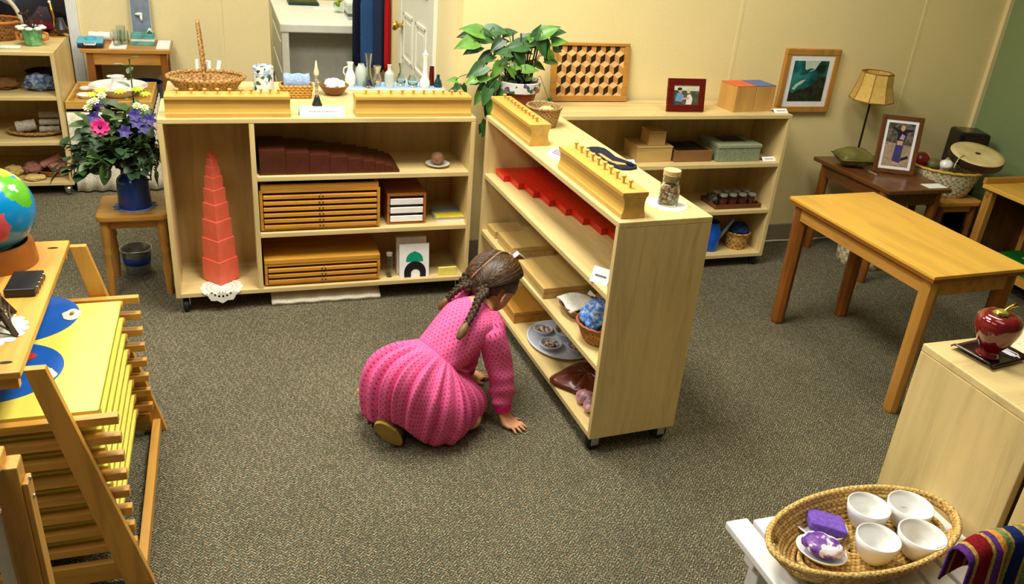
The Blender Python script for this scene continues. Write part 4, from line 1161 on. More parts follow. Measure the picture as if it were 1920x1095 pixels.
for k in range(8):
    z = zr[k]-.0086
    t = thing('puzzle_map', ('yellow board with blue hemispheres, topmost map in the rack' if k == 0 else 'yellow edged puzzle map, %s in the rack' % ords[k]), 'puzzle map', (-.67, 2.108, z), 0, 'puzzle maps in the rack')
    obj('board', B().box(-.32, .328, -.292, .274, 0, .013), YEL, t, bevel=.0012)
    obj('edge_strip', B().box(.328, .3295, -.29, .272, .001, .012), EDG, t)
    if k == 0:
        for cy, nm in ((.215-.012, 'a'), (-.08, 'b')):
            dsk = obj('hemisphere', B().cyl(.088, cy, .013, .0145, .14, n=64), BLU, t)
            pts = []
            random.seed(5)
            if cy > 0:
                obj('continent', B().poly([(.21+.024*math.cos(a)*(1+.1*math.sin(5*a)), cy-.0+.032*math.sin(a)*(1+.08*math.cos(4*a)), .0145) for a in [2*PI*q/28 for q in range(28)]], Vector((0, 0, .002))), WHI, dsk)
                obj('knob', B().lathe([(.004, 0), (.006, .006), (0, .008)], (.212, cy, .0165), 12), plain('knob_tan', (170, 140, 90), .4), dsk)
                obj('continent', B().poly([(.03+.05*math.cos(a)*(1+.3*math.sin(3*a)), cy+.02+.06*math.sin(a)*(1+.2*math.cos(4*a)), .0145) for a in [2*PI*q/28 for q in range(28)]], Vector((0, 0, .002))), plain('map_green', (70, 150, 60), .5), dsk)
            else:
                obj('continent', B().poly([(.195+.02*math.cos(a)*(1+.3*math.sin(5*a)), cy-.05+.05*math.sin(a)*(1+.1*math.cos(7*a)), .0145) for a in [2*PI*q/40 for q in range(40)]], Vector((0, 0, .002))), WHI, dsk)
                obj('knob', B().lathe([(.004, 0), (.006, .006), (0, .008)], (.197, cy-.04, .0165), 12), plain('knob_tan', (170, 140, 90), .4), dsk)
                obj('continent', B().poly([(.10+.05*math.cos(a)*(1+.3*math.sin(3*a)), cy+.05+.045*math.sin(a), .0145) for a in [2*PI*q/28 for q in range(28)]], Vector((0, 0, .002))), REDM, dsk)
    else:
        obj('sea_panel', B().box(-.29, .29, -.262, .24, .013, .0134), plain('map_sea', (20, 66, 128), .5), t)
# globe
gx, gy, gz = -.625, 2.36, .803
t = thing('globe', 'blue globe with coloured continents on a brown wooden ring', 'globe', (gx, gy, .6502))
obj('stand', B().lathe([(.098, 0), (.098, .006), (.094, .05), (.09, .062), (.08, .062), (.078, .02), (.078, 0)], n=48, cap=False), wood('globe_base', (150, 88, 30), .75, 'X', 7, .4), t, smooth=50)
b = B()
bmesh.ops.create_icosphere(b.bm, subdivisions=6, radius=.113)
vd = Vector((0, 0, 1.66))-Vector((gx, gy, gz)); vd.normalize()
rt = Vector((0, 0, 1)).cross(vd).normalized(); upv = vd.cross(rt)
patches = [(1, .62, .42, .36), (1, .78, .22, .3), (1, .80, .45, .2), (5, .58, .40, .06), (5, .66, .33, .045), (2, -.05, -.42, .42), (2, .1, -.5, .3), (3, .05, .88, .28), (3, .45, .82, .22), (3, .72, .66, .12), (4, .02, .72, .24), (4, .25, .70, .14), (5, .12, .52, .14), (2, -.7, .1, .4), (1, -.4, -.9, .3)]
for f in b.bm.faces:
    d = f.calc_center_median().normalized()
    x, y, zz = d.dot(rt), d.dot(upv), d.dot(vd)
    nz = .09*noise.noise(d*5.3)+.06*noise.noise(d*14)
    best = 0
    for mi, px, py, pr in patches:
        pz = math.sqrt(max(0, 1-px*px-py*py))
        if mi in (1, 2) and px < -.3: pz = -pz
        if ((x-px)**2+(y-py)**2+(zz-pz)**2)**.5 < pr+nz: best = mi
    if best == 0 and noise.noise(d*2.1+Vector((4, 2, 1))) > .28 and zz < -.1: best = 1
    f.material_index = best
o = obj('sphere', b, [plain('globe_sea', (6, 130, 190), .18, .03), plain('globe_green', (86, 168, 36), .22, .03), plain('globe_pink', (214, 84, 96), .25, .03), plain('globe_yellow', (240, 214, 50), .25, .03), plain('globe_red', (212, 50, 44), .25, .03), plain('globe_white', (226, 230, 226), .25, .02)], t, smooth=180)
o.location = (0, 0, gz-.6502)
# black box
t = thing('notebook', 'flat black book lying on the rack top by the globe', 'book', (-.568, 2.135, .6502), R(-2))
obj('cover', B().box(0, .07, 0, .115, 0, .022), plain('black_cover', (26, 26, 28), .35, .1), t, bevel=.003)
b = B()
for k in range(4):
    b.tube([(.071+.004*math.cos(a), .02+.025*k, .011+.009*math.sin(a)) for a in [2*PI*q/10 for q in range(10)]], .0018, 6, True)
obj('ring_clip', b, M['steel'], t, smooth=180)
# lattice tower on lace
t = thing('tower_figurine', 'dark bronze lattice tower figurine on a white doily', 'figurine', (-.578, 1.975, .6515), R(12))
BZ = plain('bronze', (74, 64, 50), .4, .15, metal=.7)
b = B()
def lev(s, z): return [(s*i, s*j, z) for i, j in ((-1, -1), (1, -1), (1, 1), (-1, 1))]
S = [(.062, 0), (.045, .04), (.036, .062), (.026, .10), (.019, .14), (.011, .2), (.005, .28)]
for (s0, z0), (s1, z1) in zip(S, S[1:]):
    A, C = lev(s0, z0), lev(s1, z1)
    for k in range(4):
        w = .010 if z0 < .06 else .005
        b.bar(A[k], C[k], w, w)
        b.bar(A[k], C[(k+1) % 4], .0025, .0025); b.bar(A[(k+1) % 4], C[k], .0025, .0025)
    for k in range(4):
        b.bar(C[k], C[(k+1) % 4], .004, .004)
for s, z in ((.040, .062), (.022, .14)):
    b.box(-s-.004, s+.004, -s-.004, s+.004, z-.003, z+.004)
for k in range(4):
    a0, a1 = Vector(lev(.055, .008)[k]), Vector(lev(.055, .008)[(k+1) % 4])
    pts = [a0.lerp(a1, q/10)+Vector((0, 0, .04*math.sin(PI*q/10))) for q in range(11)]
    b.tube(pts, .0025, 6)
b.cyl(0, 0, .28, .31, .002, .0005, 8)
obj('lattice', b, BZ, t)
b = B().lathe([(0, 0), (.078, 0), (.079, .001), (0, .0012)], n=40)
for k in range(18):
    b.lathe([(0, 0), (.013, 0), (.013, .0011), (0, .0012)], (.078*math.cos(k*PI/9), .078*math.sin(k*PI/9), 0), 10)
o = solo('lace_doily', b, LACE, 'white doily under the bronze tower figurine', 'doily'); o.location = (-.575, 1.965, .6502)
# wooden stand with white panels at the very corner
t = thing('easel', 'oak post frame with white panels at the lower left corner', 'easel', (-.42, 1.36, 0))
obj('post', B().box(-.012, .026, -.012, .03, 0, .70), OR['Z'], t, bevel=.003)
obj('post', B().box(-.012, .026, -.36, -.32, 0, .70), OR['Z'], t, bevel=.003)
obj('post_strip', B().box(.026, .036, -.008, .026, 0, .66), OR['Z'], t, bevel=.002)
obj('cap_rail', B().poly([(-.2, -.37, .70), (.004, -.37, .70), (.004, .03, .70), (-.2, .03, .70)], Vector((0, 0, .022))), OR['X'], t, bevel=.004)
obj('cross_rail', B().box(-.2, -.012, -.008, .02, .62, .70), OR['X'], t, bevel=.002)
for z0, z1 in ((.40, .60), (.16, .38)):
    obj('white_panel', B().box(-.04, -.016, -.004, .012, z0, z1), WP, t, bevel=.002)
for z in (.66, .62):
    obj('screw', B().ball((.037, .01, z), (.003, .0045, .0045), 2), M['steel'], t)
obj('post', B().box(-.2, -.165, -.012, .03, 0, .70), OR['Z'], t, bevel=.003)

# ------------------------------------------------------------------ flower stool
turned_stool('small oak stool carrying the blue vase of flowers', (-.41, 3.555, 0), 0, .27, .26, .365, M['oakX'], M['oakZ'])
b = B()
b.grid(lambda u, v: ((.012+.068*v+.006*v*math.cos(14*2*PI*u))*math.cos(2*PI*u), (.012+.06*v+.006*v*math.cos(14*2*PI*u))*math.sin(2*PI*u), .0006), 112, 5, True)
o = solo('doily', b, cloth_mat('doily_blue', (120, 150, 208)), 'scalloped pale blue mat under the blue vase', 'mat', solid=.0015); o.location = (-.402, 3.54, .3656)
VB = plain('enamel_blue', (18, 60, 146), .2, .04, coat=.4)
t = thing('milk_can_vase', 'deep blue enamel can vase on the oak stool', 'vase', (-.402, 3.54, .3672))
obj('body', B().lathe([(0, 0), (.062, 0), (.064, .004), (.061, .105), (.058, .118), (.042, .135), (.036, .142), (.036, .165), (.041, .172), (.038, .172), (.033, .164), (.033, .14), (.054, .118), (.056, .105), (.058, .01), (0, .008)], n=40), VB, t, smooth=45)
obj('handle', B().tube([(.058, 0, .11), (.07, 0, .108), (.07, 0, .128), (.05, 0, .13)], .004, 8), VB, t, smooth=180)
t = thing('bouquet', 'mixed bouquet with a magenta flower and eucalyptus in the blue vase', 'flowers', (-.402, 3.54, .50))
random.seed(21)
def leaf(b, p, d, nrm, L, W, mi=0, curl=.15, n=5):
    """one blade from p along d, curved, as a 3-wide strip with a pointed tip"""
    d = Vector(d).normalized(); nrm = Vector(nrm); s = d.cross(nrm)
    if s.length < 1e-3: s = d.orthogonal()
    s.normalize(); nn = s.cross(d)
    prev = None
    for k in range(n+1):
        u = k/n
        w = W*math.sin(PI*min(1, (u*.94+.03)))**.75*.5*(1-.25*u)
        c = Vector(p)+d*L*u-nn*curl*L*u*u
        row = [b.bm.verts.new(c-s*w+nn*w*.25), b.bm.verts.new(c), b.bm.verts.new(c+s*w+nn*w*.25)]
        if prev:
            for q in range(2):
                f = b.bm.faces.new((prev[q], prev[q+1], row[q+1], row[q])); f.material_index = mi
        prev = row
GREENS = [plain('leaf_deep', (44, 68, 38), .45, .15, 40), plain('leaf_mid', (66, 94, 48), .45, .15, 40), plain('leaf_grey', (104, 128, 96), .55, .1, 40), plain('leaf_olive', (88, 102, 56), .5, .15, 40)]
st, lf = B(), B()
origin = Vector((0, 0, 0))
for k in range(46):
    az = random.uniform(0, 2*PI); el = random.uniform(.15, 1.35)
    Ls = random.uniform(.14, .27)*(1.1 if el > 1 else 1)
    dv = Vector((math.cos(az)*math.cos(el)*1.05, math.sin(az)*math.cos(el)*.85, math.sin(el)))
    tip = Vector((0, 0, .03))+dv*Ls+Vector((0, 0, -.05*math.cos(el)**2))
    mid = Vector((dv.x*.05, dv.y*.05, .09))
    st.tube([(0, 0, -.03), mid*.6, mid.lerp(tip, .5)+Vector((0, 0, .02)), tip], .0014, 5)
    mi = random.choice((0, 0, 0, 1, 1, 2, 3))
    for q in range(8):
        u = .3+.7*q/7
        p = mid.lerp(tip, u)
        dd = Vector((random.uniform(-1, 1), random.uniform(-1, 1), random.uniform(-.7, .5)))+dv*.6
        round_ = mi == 2 or random.random() < .3
        leaf(lf, p, dd, Vector((random.uniform(-.4, .4), random.uniform(-.4, .4), 1)), random.uniform(.055, .085), random.uniform(.05, .066) if round_ else random.uniform(.036, .05), mi, random.uniform(0, .4))
# drooping eucalyptus
for k, (dx, dy, dz) in enumerate(((-.13, -.06, .0), (-.16, -.03, .05), (-.09, -.1, -.02), (.07, -.11, .0), (.11, -.08, .02), (.02, -.12, -.03), (-.15, .02, .1), (.12, -.03, .1))):
    for q in range(9):
        u = q/8
        p = Vector((dx*u, dy*u, .08*math.sin(PI*u*.8)+dz*u+.03))
        for s in (-1, 1):
            dd = Vector((dx*.5+s*random.uniform(.02, .12), dy*.5+random.uniform(-.1, .02), random.uniform(-.1, .04)))
            leaf(lf, p, dd, (random.uniform(-.3, .3), -1, .6), .045, .044, 2 if k in (3, 4) else random.choice((0, 3, 2)), .1)
# tall spike at the top
for q in range(14):
    u = q/13
    p = Vector((.045+.012*math.sin(6*u), .0, .12+.335*u))
    leaf(lf, p, (math.cos(q*2.4), math.sin(q*2.4), .5), (0, 0, 1), .055, .034, random.choice((1, 2)), .2)
st.tube([(0, 0, 0), (.04, 0, .15), (.046, 0, .46)], .003, 6)
for q_ in list(lf.bm.verts)+list(st.bm.verts):
    if q_.co.x > 0: q_.co.x = .122*math.tanh(q_.co.x/.122)
obj('stems', st, plain('stem_green', (58, 80, 34), .6), t)
obj('leaves', lf, GREENS, t, smooth=180)
def flower(name, c, facing, n, L, W, m, label, core=None, layers=1, cr=.008):
    b = B(); fz = Vector(facing).normalized(); e1 = fz.orthogonal().normalized(); e2 = fz.cross(e1)
    for ly in range(layers):
        for k in range(n):
            a = 2*PI*(k+.5*ly)/n
            d = e1*math.cos(a)+e2*math.sin(a)+fz*(.25+.35*ly)
            leaf(b, Vector(c)+fz*.002*ly, d, fz, L*(1-.2*ly), W, 0, .12)
    o = obj(name, b, m, t, smooth=180, label=label)
    if core: obj('flower_centre', B().ball(Vector(c)+fz*.006, cr, 2), core, o, smooth=180)
MAG = plain('petal_magenta', (198, 24, 112), .45, .12, 60); PUR = plain('petal_violet', (46, 32, 112), .45, .15, 60)
CRM = plain('petal_cream', (232, 232, 190), .6, .05); LIM = plain('petal_lime', (176, 196, 40), .5, .1)
vw = (.1, -1, .5)
flower('flower', (-.075, -.115, .225), vw, 9, .036, .028, MAG, 'magenta flower with dark centre', plain('centre_dark', (60, 24, 30), .6), 2)
for c in ((.055, -.12, .245), (.075, -.12, .225), (.10, -.105, .25), (.05, -.11, .27), (.01, -.12, .21), (-.10, -.06, .25), (-.09, -.03, .29)):
    flower('flower', c, vw, 6, .028, .02, PUR, 'violet flower')
for c in ((-.10, -.06, .305), (-.085, -.075, .315), (-.06, -.07, .335), (-.115, -.06, .285), (.085, -.08, .29), (.06, -.09, .3)):
    flower('flower', c, (0, -.6, 1), 8, .018, .014, CRM, 'cream flower cluster', LIM, 2, .006)
for c in ((.06, -.02, .345), (-.07, -.0, .335), (.085, -.01, .325), (.0, -.03, .34), (-.10, -.02, .325)):
    flower('flower', c, (0, -.2, 1), 10, .026, .012, LIM, 'lime green flower')
t = thing('pail', 'small galvanised pail with blue band under the flower stool', 'pail', (-.44, 3.69, 0))
obj('body', B().lathe([(0, 0), (.05, 0), (.05, .004), (.062, .115), (.066, .118), (.063, .118), (.058, .112), (.047, .006), (0, .005)], n=36), plain('galvanised', (150, 154, 154), .35, .12, 40, metal=.8), t, smooth=45)
obj('blue_band', B().lathe([(.0552, .05), (.0588, .082)], n=36, cap=False), plain('band_blue', (30, 70, 190), .4), t, smooth=60, solid=.001)
obj('bail', B().tube([(.064*math.cos(PI*k/14), -.03-.035*math.sin(PI*k/14), .113+.006*math.sin(PI*k/14)) for k in range(15)], .0018, 6), M['steel'], t, smooth=180)

# ------------------------------------------------------------------ far left group
t = thing('wash_stand', 'pine wash stand tray with a white skirt in far left corner', 'wash stand', (-.815, 4.78, 0))
PN = M['pineX']
obj('tray_base', B().box(0, .415, 0, .47, .437, .452), PN, t)
obj('tray_rim', B().box(0, .415, 0, .014, .437, .49).box(0, .415, .456, .47, .452, .49).box(0, .014, .014, .456, .452, .49).box(.401, .415, .014, .456, .452, .49), PN, t, bevel=.002)
for x in (.01, .37):
    for y in (.01, .425):
        obj('leg', B().box(x, x+.035, y, y+.035, 0, .437), M['pineZ'], t)
b = B()
def skirt(u, v):
    if u < .55: x, y = .0+.415*(u/.55), -.004
    else: x, y = .419, (u-.55)/.45*.44
    f = .006*math.sin(u*70)*(.3+v)
    return (x, y+(f-.012*v if u < .55 else 0), .435-.425*v) if u < .55 else (x+f+.004, y, .435-.425*v)
b.grid(skirt, 120, 8)
obj('skirt', b, cloth_mat('skirt_white', (214, 208, 190), bscale=120), t, solid=.003, smooth=180)
t = thing('wash_basin', 'wide white wash basin on the pine stand', 'basin', (-.585, 5.08, .4525))
obj('bowl', B().lathe([(0, 0), (.07, 0), (.075, .004), (.135, .052), (.152, .056), (.15, .06), (.132, .057), (.07, .01), (0, .008)], n=44), M['ceramic'], t, smooth=60)
t = thing('pitcher', 'white pitcher standing in the wash basin', 'pitcher', (-.585, 5.07, .462))
obj('body', B().lathe([(0, 0), (.03, 0), (.04, .022), (.042, .04), (.031, .07), (.03, .085), (.038, .1), (.035, .1), (.027, .084), (.028, .07), (.038, .04), (.025, .007), (0, .005)], n=32), M['ceramic'], t, smooth=60)
obj('handle', B().tube([(.033, 0, .085), (.06, 0, .078), (.062, 0, .05), (.041, 0, .035)], .006, 8), M['ceramic'], t, smooth=180)
obj('spout', B().ball((-.037, 0, .098), (.017, .012, .007), 2), M['ceramic'], t, smooth=180)
t = thing('soap_dish', 'small white dish left of the wash basin', 'dish', (-.745, 5.02, .4525))
obj('dish', B().lathe([(0, 0), (.03, 0), (.045, .018), (.047, .02), (.043, .019), (.028, .005), (0, .004)], n=28), M['ceramic'], t, smooth=60)
o = solo('nail_brush', B().box(-.04, .04, -.018, .018, 0, .022), plain('brush_white', (232, 228, 214), .6), 'pale brush in the front left corner of the wash stand', 'brush', bevel=.004); o.location = (-.755, 4.83, .4525)
o = solo('soap', B().ball((0, 0, .014), (.035, .022, .014), 3), plain('soap_cream', (236, 232, 220), .5), 'white soap cake at the back left of the wash stand', 'soap', smooth=180); o.location = (-.765, 5.18, .4525)
t = thing('water_pail', 'dark blue pail standing behind the wash stand', 'pail', (-.478, 5.43, 0))
obj('body', B().lathe([(0, 0), (.075, 0), (.095, .445), (.099, .45), (.091, .445), (.071, .006), (0, .006)], n=32), plain('pail_blue', (14, 40, 110), .35), t, smooth=45)
# side table against the rear wall
t = thing('side_table', 'narrow oak table against the far left wall', 'table', (-.78, 5.27, 0))
obj('table_top', B().box(0, .47, 0, .32, .643, .665), M['oakX'], t, bevel=.003)
obj('apron', B().box(.03, .44, .025, .04, .575, .643).box(.03, .44, .28, .295, .575, .643).box(.03, .045, .04, .28, .575, .643).box(.425, .44, .04, .28, .575, .643), M['oakX'], t)
for x in (.025, .41):
    for y in (.02, .265):
        obj('leg', B().box(x, x+.036, y, y+.036, 0, .643), M['legoakZ'], t, bevel=.002)
z = .6652
t = thing('case', 'flat turquoise plastic case with handle on the far left table', 'case', (-.735, 5.38, z), R(4))
TQ = plain('turquoise', (70, 176, 206), .35)
obj('lower_shell', B().box(-.065, .065, -.09, .09, 0, .022), plain('case_dark', (30, 44, 60), .4), t, bevel=.004)
obj('lid', B().box(-.068, .068, -.085, .093, .022, .036), TQ, t, bevel=.006)
obj('handle', B().tube([(-.03, -.088, .03), (-.026, -.108, .024), (.026, -.108, .024), (.03, -.088, .03)], .006, 8), plain('case_handle', (214, 200, 196), .4), t, smooth=180)
obj('ring', B().tube([(.03*math.cos(a), .02+.05*math.sin(a), .037) for a in [2*PI*q/24 for q in range(24)]], .004, 6, True), TQ, t, smooth=180)
rollcloth('paper_roll', 'white roll lying behind the turquoise case', 'roll', (-.76, 5.535, z+.026), (-.645, 5.535, z+.026), .026, M['paper'])
solo('paper_stack', B().box(-.635, -.545, 5.29, 5.5, z, z+.006), M['paper'], 'white papers under the clear tumblers on the far left table', 'paper')
solo('paper_stack', B().box(-.388, -.318, 5.3, 5.55, z, z+.006), M['paper'], 'white printed papers at the right end of the far left table', 'paper')
for k, (x, y, h, lab) in enumerate(((-.592, 5.36, .085, 'clear glass tumbler nearest the turquoise case'), (-.56, 5.40, .075, 'clear glass tumbler beside the teal box'), (-.58, 5.45, .095, 'tall clear glass tumbler at the back'))):
    t = thing('tumbler', lab, 'glass', (x, y, z+.0065), 0, 'glass tumblers on the far left table')
    obj('glass', B().lathe([(0, 0), (.022, 0), (.026, h), (.024, h), (.02, .006), (0, .006)], n=24), M['glass'], t, smooth=40)
t = thing('tissue_box', 'teal striped box with white paper coming out of the top', 'box', (-.525, 5.40, z))
TE = blotch('teal_stripe', [(.35, (60, 130, 128)), (.6, (110, 170, 164))], 20, .5)
obj('box', B().box(0, .125, 0, .1, 0, .062), TE, t, bevel=.002)
obj('white_band', B().box(-.001, .126, -.001, .101, .024, .036), plain('band_pale', (206, 222, 214), .5), t)
b = B(); b.grid(lambda u, v: (.085+.035*u, .03+.05*v, .062+.032*math.sin(PI*u)*(.6+.4*math.sin(5*v))), 8, 8)
obj('tissue', b, plain('tissue_mint', (196, 224, 210), .8), t, solid=.002, smooth=180)
t = thing('notice_board', 'tall grey-blue framed panel leaning on the wall behind teal box', 'panel', (-.52, 5.53, z), 0)
obj('panel', B().box(0, .10, 0, .012, 0, .3), plain('panel_grey', (120, 132, 148), .4, .1), t, bevel=.002)
obj('frame', B().box(-.004, .0, -.002, .014, 0, .304).box(.1, .104, -.002, .014, 0, .304).box(-.004, .104, -.002, .014, .3, .304), plain('panel_frame', (176, 186, 198), .4), t)
obj('header', B().box(.006, .094, -.002, 0, .245, .27), plain('header_pale', (196, 208, 222), .4), t)
obj('bow', B().ball((.04, -.012, .155), (.022, .008, .009), 2, .3).ball((.052, -.012, .135), (.008, .008, .02), 2, .3), M['paper'], t, smooth=180)
t.rotation_euler = (R(-6), 0, 0)
# on the corner shelf
zs = .7502
t = thing('green_vase', 'green ceramic house shaped pot with white roof edges and orange handles', 'pot', (-.935, 4.90, zs))
GC = blotch('celadon', [(.3, (70, 136, 84)), (.6, (110, 178, 122)), (.75, (160, 206, 164))], 40, .25)
obj('body', B().lathe([(.036, 0), (.04, .004), (.048, .07), (.056, .085), (.05, .09), (.042, .07), (.034, .008)], n=8), GC, t, smooth=20)
b = B()
for k in range(8):
    a = 2*PI*k/8; b.ball((.054*math.cos(a), .054*math.sin(a), .088), (.018, .018, .009), 2, .2, 9, k)
obj('white_rim', b, M['ceramic'], t, smooth=180)
for s in (-1, 1):
    obj('handle', B().tube([(s*.045, 0, .065), (s*.07, 0, .058), (s*.068, 0, .032), (s*.044, 0, .026)], .008, 8), plain('handle_orange', (206, 120, 54), .4), t, smooth=180)
b = B()
random.seed(2)
for k in range(14):
    b.tube([(0, 0, .06), (random.uniform(-.05, .05), random.uniform(-.03, .03), random.uniform(.11, .16))], .0016, 5)
    b.ball((random.uniform(-.05, .05), random.uniform(-.03, .03), random.uniform(.1, .17)), .008, 1, .3, 9, k)
obj('dried_stems', b, plain('dried_brown', (70, 44, 34), .8, .3, 80), t)
t = basket('handled_basket', 'brown basket with pale hoop handle at the left edge of corner shelf', 'basket', (-1.13, 5.07, zs), .1, .12, .09, weave('basket_dark', (134, 92, 52), (60, 36, 18), 80), plain('rim_amber', (180, 112, 40), .5), rimr=.008)
obj('handle', B().tube([(.125*math.cos(PI*k/20), -.01, .08+.15*math.sin(PI*k/20)) for k in range(21)], .011, 8), plain('hoop_pale', (196, 188, 160), .6, .1), t, smooth=180)
t = thing('brass_bell', 'dark bell with brass arm standing on a round brass base', 'bell', (-.86, 5.17, zs))
obj('base', B().lathe([(.05, 0), (.052, .006), (.04, .012), (0, .012)], n=32), M['brass'], t, smooth=50)
obj('arm', B().tube([(-.01, 0, .012), (-.01, 0, .09), (-.013, 0, .12), (-.018, 0, .17)], .0065, 8), M['brass'], t, smooth=180)
obj('bell', B().lathe([(0, .09), (.016, .085), (.022, .06), (.034, .03), (.03, .03), (.018, .058), (0, .08)], (.018, 0, .008), 24), plain('bell_dark', (44, 48, 50), .3), t, smooth=50)
obj('tip', B().ball((-.019, 0, .175), .008, 2), M['ceramic'], t, smooth=180)
o = solo('small_tray', B().box(-.045, .045, -.018, .018, 0, .014), plain('mint_dish', (206, 230, 220), .4), 'small pale mint dish on the front edge of corner shelf', 'dish', bevel=.005); o.location = (-1.02, 4.80, zs)
# dark bowl and cloths in corner shelf
basket('dark_bowl', 'dark brown bowl on the top shelf of the corner unit', 'bowl', (-.925, 4.98, .5282), .06, .085, .075, plain('bowl_dark', (40, 26, 16), .4, .2), rimr=.003)
CHK = blotch('checked_blue', [(.3, (44, 60, 92)), (.5, (96, 116, 150)), (.65, (150, 164, 186))], 55, .9)
lumpcloth('checked_cloth', 'blue checked cloth hanging over the dark brown bowl', 'cloth', (-.925, 4.86, .572), (.075, .05, .042), CHK, .35, 8, 3)
lumpcloth('brown_bundle', 'brown cloth bundle left of the dark bowl', 'cloth', (-1.09, 4.90, .557), (.06, .06, .028), cloth_mat('bundle_brown', (110, 76, 42)), .3, 7, 2)
basket('oval_basket', 'oval shallow basket of rolled grey cloths on the corner shelf', 'basket', (-.985, 4.90, .2952), .11, .14, .018, WICK, None, 1, .7, rimr=.007)
GRY = cloth_mat('cloth_grey', (166, 160, 142), bscale=120)
for k, (p, q, r, lab) in enumerate((((-1.075, 4.86, .335), (-.985, 4.88, .347), .032, 'grey rolled cloth at the left of the oval basket'), ((-.965, 4.86, .325), (-.87, 4.86, .327), .017, 'grey folded cloth at front right of the oval basket'), ((-.965, 4.88, .357), (-.87, 4.88, .359), .017, 'grey folded cloth in the middle of the right pile'), ((-.965, 4.90, .392), (-.87, 4.90, .394), .02, 'grey rolled cloth on top of the right pile'))):
    rollcloth('rolled_cloth', lab, 'cloth', p, q, r, GRY, 'grey cloths in the oval basket')
basket('wooden_tray', 'round wooden tray with rose coloured cloths on the lowest corner shelf', 'tray', (-.925, 4.87, .0792), .07, .085, .028, wood('tray_amber', (150, 96, 36), .75, 'X', 8, .4), rimr=.004)
ROS = cloth_mat('cloth_rose', (188, 134, 116), bscale=120)
rollcloth('rolled_cloth', 'rose rolled cloth lying slanted across the round wooden tray', 'cloth', (-.985, 4.86, .13), (-.885, 4.87, .178), .02, ROS)
lumpcloth('rose_cloth', 'crumpled rose cloth at the right of the round wooden tray', 'cloth', (-.905, 4.87, .125), (.05, .045, .03), ROS, .35, 9, 5)
lumpcloth('rose_bundle', 'dusky rose cloth bundle left of the round wooden tray', 'cloth', (-1.03, 4.86, .115), (.045, .045, .035), cloth_mat('dusky', (150, 104, 92)), .3, 8, 6)
lumpcloth('yellow_bundle', 'pale yellow cloth bundle on the lowest shelf near the globe', 'cloth', (-1.01, 4.775, .092), (.05, .04, .014), cloth_mat('pale_yellow', (206, 180, 110)), .3, 8, 8)
lumpcloth('straw_bundle', 'straw coloured bundle at far left of the lowest shelf', 'cloth', (-1.12, 4.85, .107), (.045, .04, .027), cloth_mat('straw', (196, 168, 100)), .3, 8, 9)
# dark hanging beyond the opening at far left
QM = blotch('dark_patchwork', [(0, (60, 60, 74)), (.25, (112, 116, 126)), (.45, (70, 24, 42)), (.6, (40, 30, 44)), (.72, (120, 104, 122)), (.85, (30, 24, 34))], 9, .9, 'vor')
b = B()
b.grid(lambda u, v: (-2.2+1.45*u, 6.2+.03*math.sin(18*u), .62+.9*v), 50, 6)
solo('patchwork_hanging', b, QM, 'dark grey and wine patchwork cloth hanging behind the corner shelf', 'hanging cloth', solid=.006, smooth=180)
t = thing('low_bench', 'dark brown low cabinet beyond the opening behind the corner shelf', 'cabinet', (-2.2, 5.9, 0))
obj('body', B().box(0, 1.35, 0, .28, .03, .60), M['darkX'], t, bevel=.004)
obj('top', B().box(-.01, 1.36, -.01, .29, .60, .62), M['darkX'], t, bevel=.004)
obj('plinth', B().box(.02, 1.33, .02, .26, 0, .03), M['darkX'], t)
lumpcloth('wine_bundle', 'wine red bundle on the dark cabinet behind the brass bell', 'bundle', (-1.12, 6.02, .655), (.1, .08, .04), cloth_mat('wine', (92, 20, 28)), .25, 7, 4)
# ------------------------------------------------------------------ next room: white desk and jackets
t = thing('white_desk', 'white painted desk in the next room seen through the opening', 'desk', (.343, 5.8, 0))
WD = plain('desk_white', (226, 226, 216), .4, .02)
obj('desk_top', B().box(-.01, .615, -.015, 1.15, .695, .75), WD, t, bevel=.008)
sp = obj('side_panel', B().box(0, .045, 0, 1.1, 0, .695), WD, t, bevel=.003)
b = B()
for z0, z1 in ((.06, .2), (.26, .42), (.48, .62)):
    b.box(-.006, 0, .08, 1.0, z0, z1)
obj('drawer_face', b, WD, sp, bevel=.003)
obj('side_panel', B().box(.56, .605, 0, 1.1, 0, .695), WD, t, bevel=.003)
obj('modesty_panel', B().box(.045, .56, .25, .27, .05, .695), plain('desk_white_shaded', (176, 176, 164), .5, .03), t)  # greyed desk white: shade under the top put into the colour
t = thing('desk_tray', 'dark green tray on the white desk', 'tray', (.45, 6.62, .7502))
obj('base', B().box(0, .22, 0, .2, 0, .02), plain('tray_darkgreen', (20, 50, 40), .4), t, bevel=.004)
obj('papers', B().box(.02, .2, .02, .18, .02, .05), plain('papers_olive', (104, 104, 62), .7), t)
t = thing('flower_jar', 'small glass jar of yellow-green flowers on the white desk', 'vase', (.775, 6.33, .7502))
obj('jar', B().lathe([(0, 0), (.03, 0), (.034, .06), (.028, .075), (.026, .075), (.031, .06), (.027, .005), (0, .005)], n=20), M['glass'], t, smooth=40)
b = B()
for k in range(12):
    b.ball((.025*math.cos(k*2.4)*(k/12), .025*math.sin(k*2.4)*(k/12), .05+.05*((k*7) % 12)/12), .011, 2, .3, 9, k)
obj('flowers', b, plain('flower_lime', (150, 160, 60), .7, .3, 60), t, smooth=180)
t = thing('stacked_box', 'pale grey box with dark band on the white desk beside jackets', 'box', (.80, 6.02, .7502))
obj('body', B().box(0, .14, 0, .2, 0, .09), plain('box_grey', (190, 200, 196), .5), t, bevel=.004)
obj('band', B().box(-.001, .141, -.001, .201, .02, .04), plain('band_grey', (80, 92, 90), .5), t)
obj('lid', B().box(-.003, .143, -.003, .203, .09, .11), plain('lid_white', (226, 230, 226), .5), t, bevel=.003)
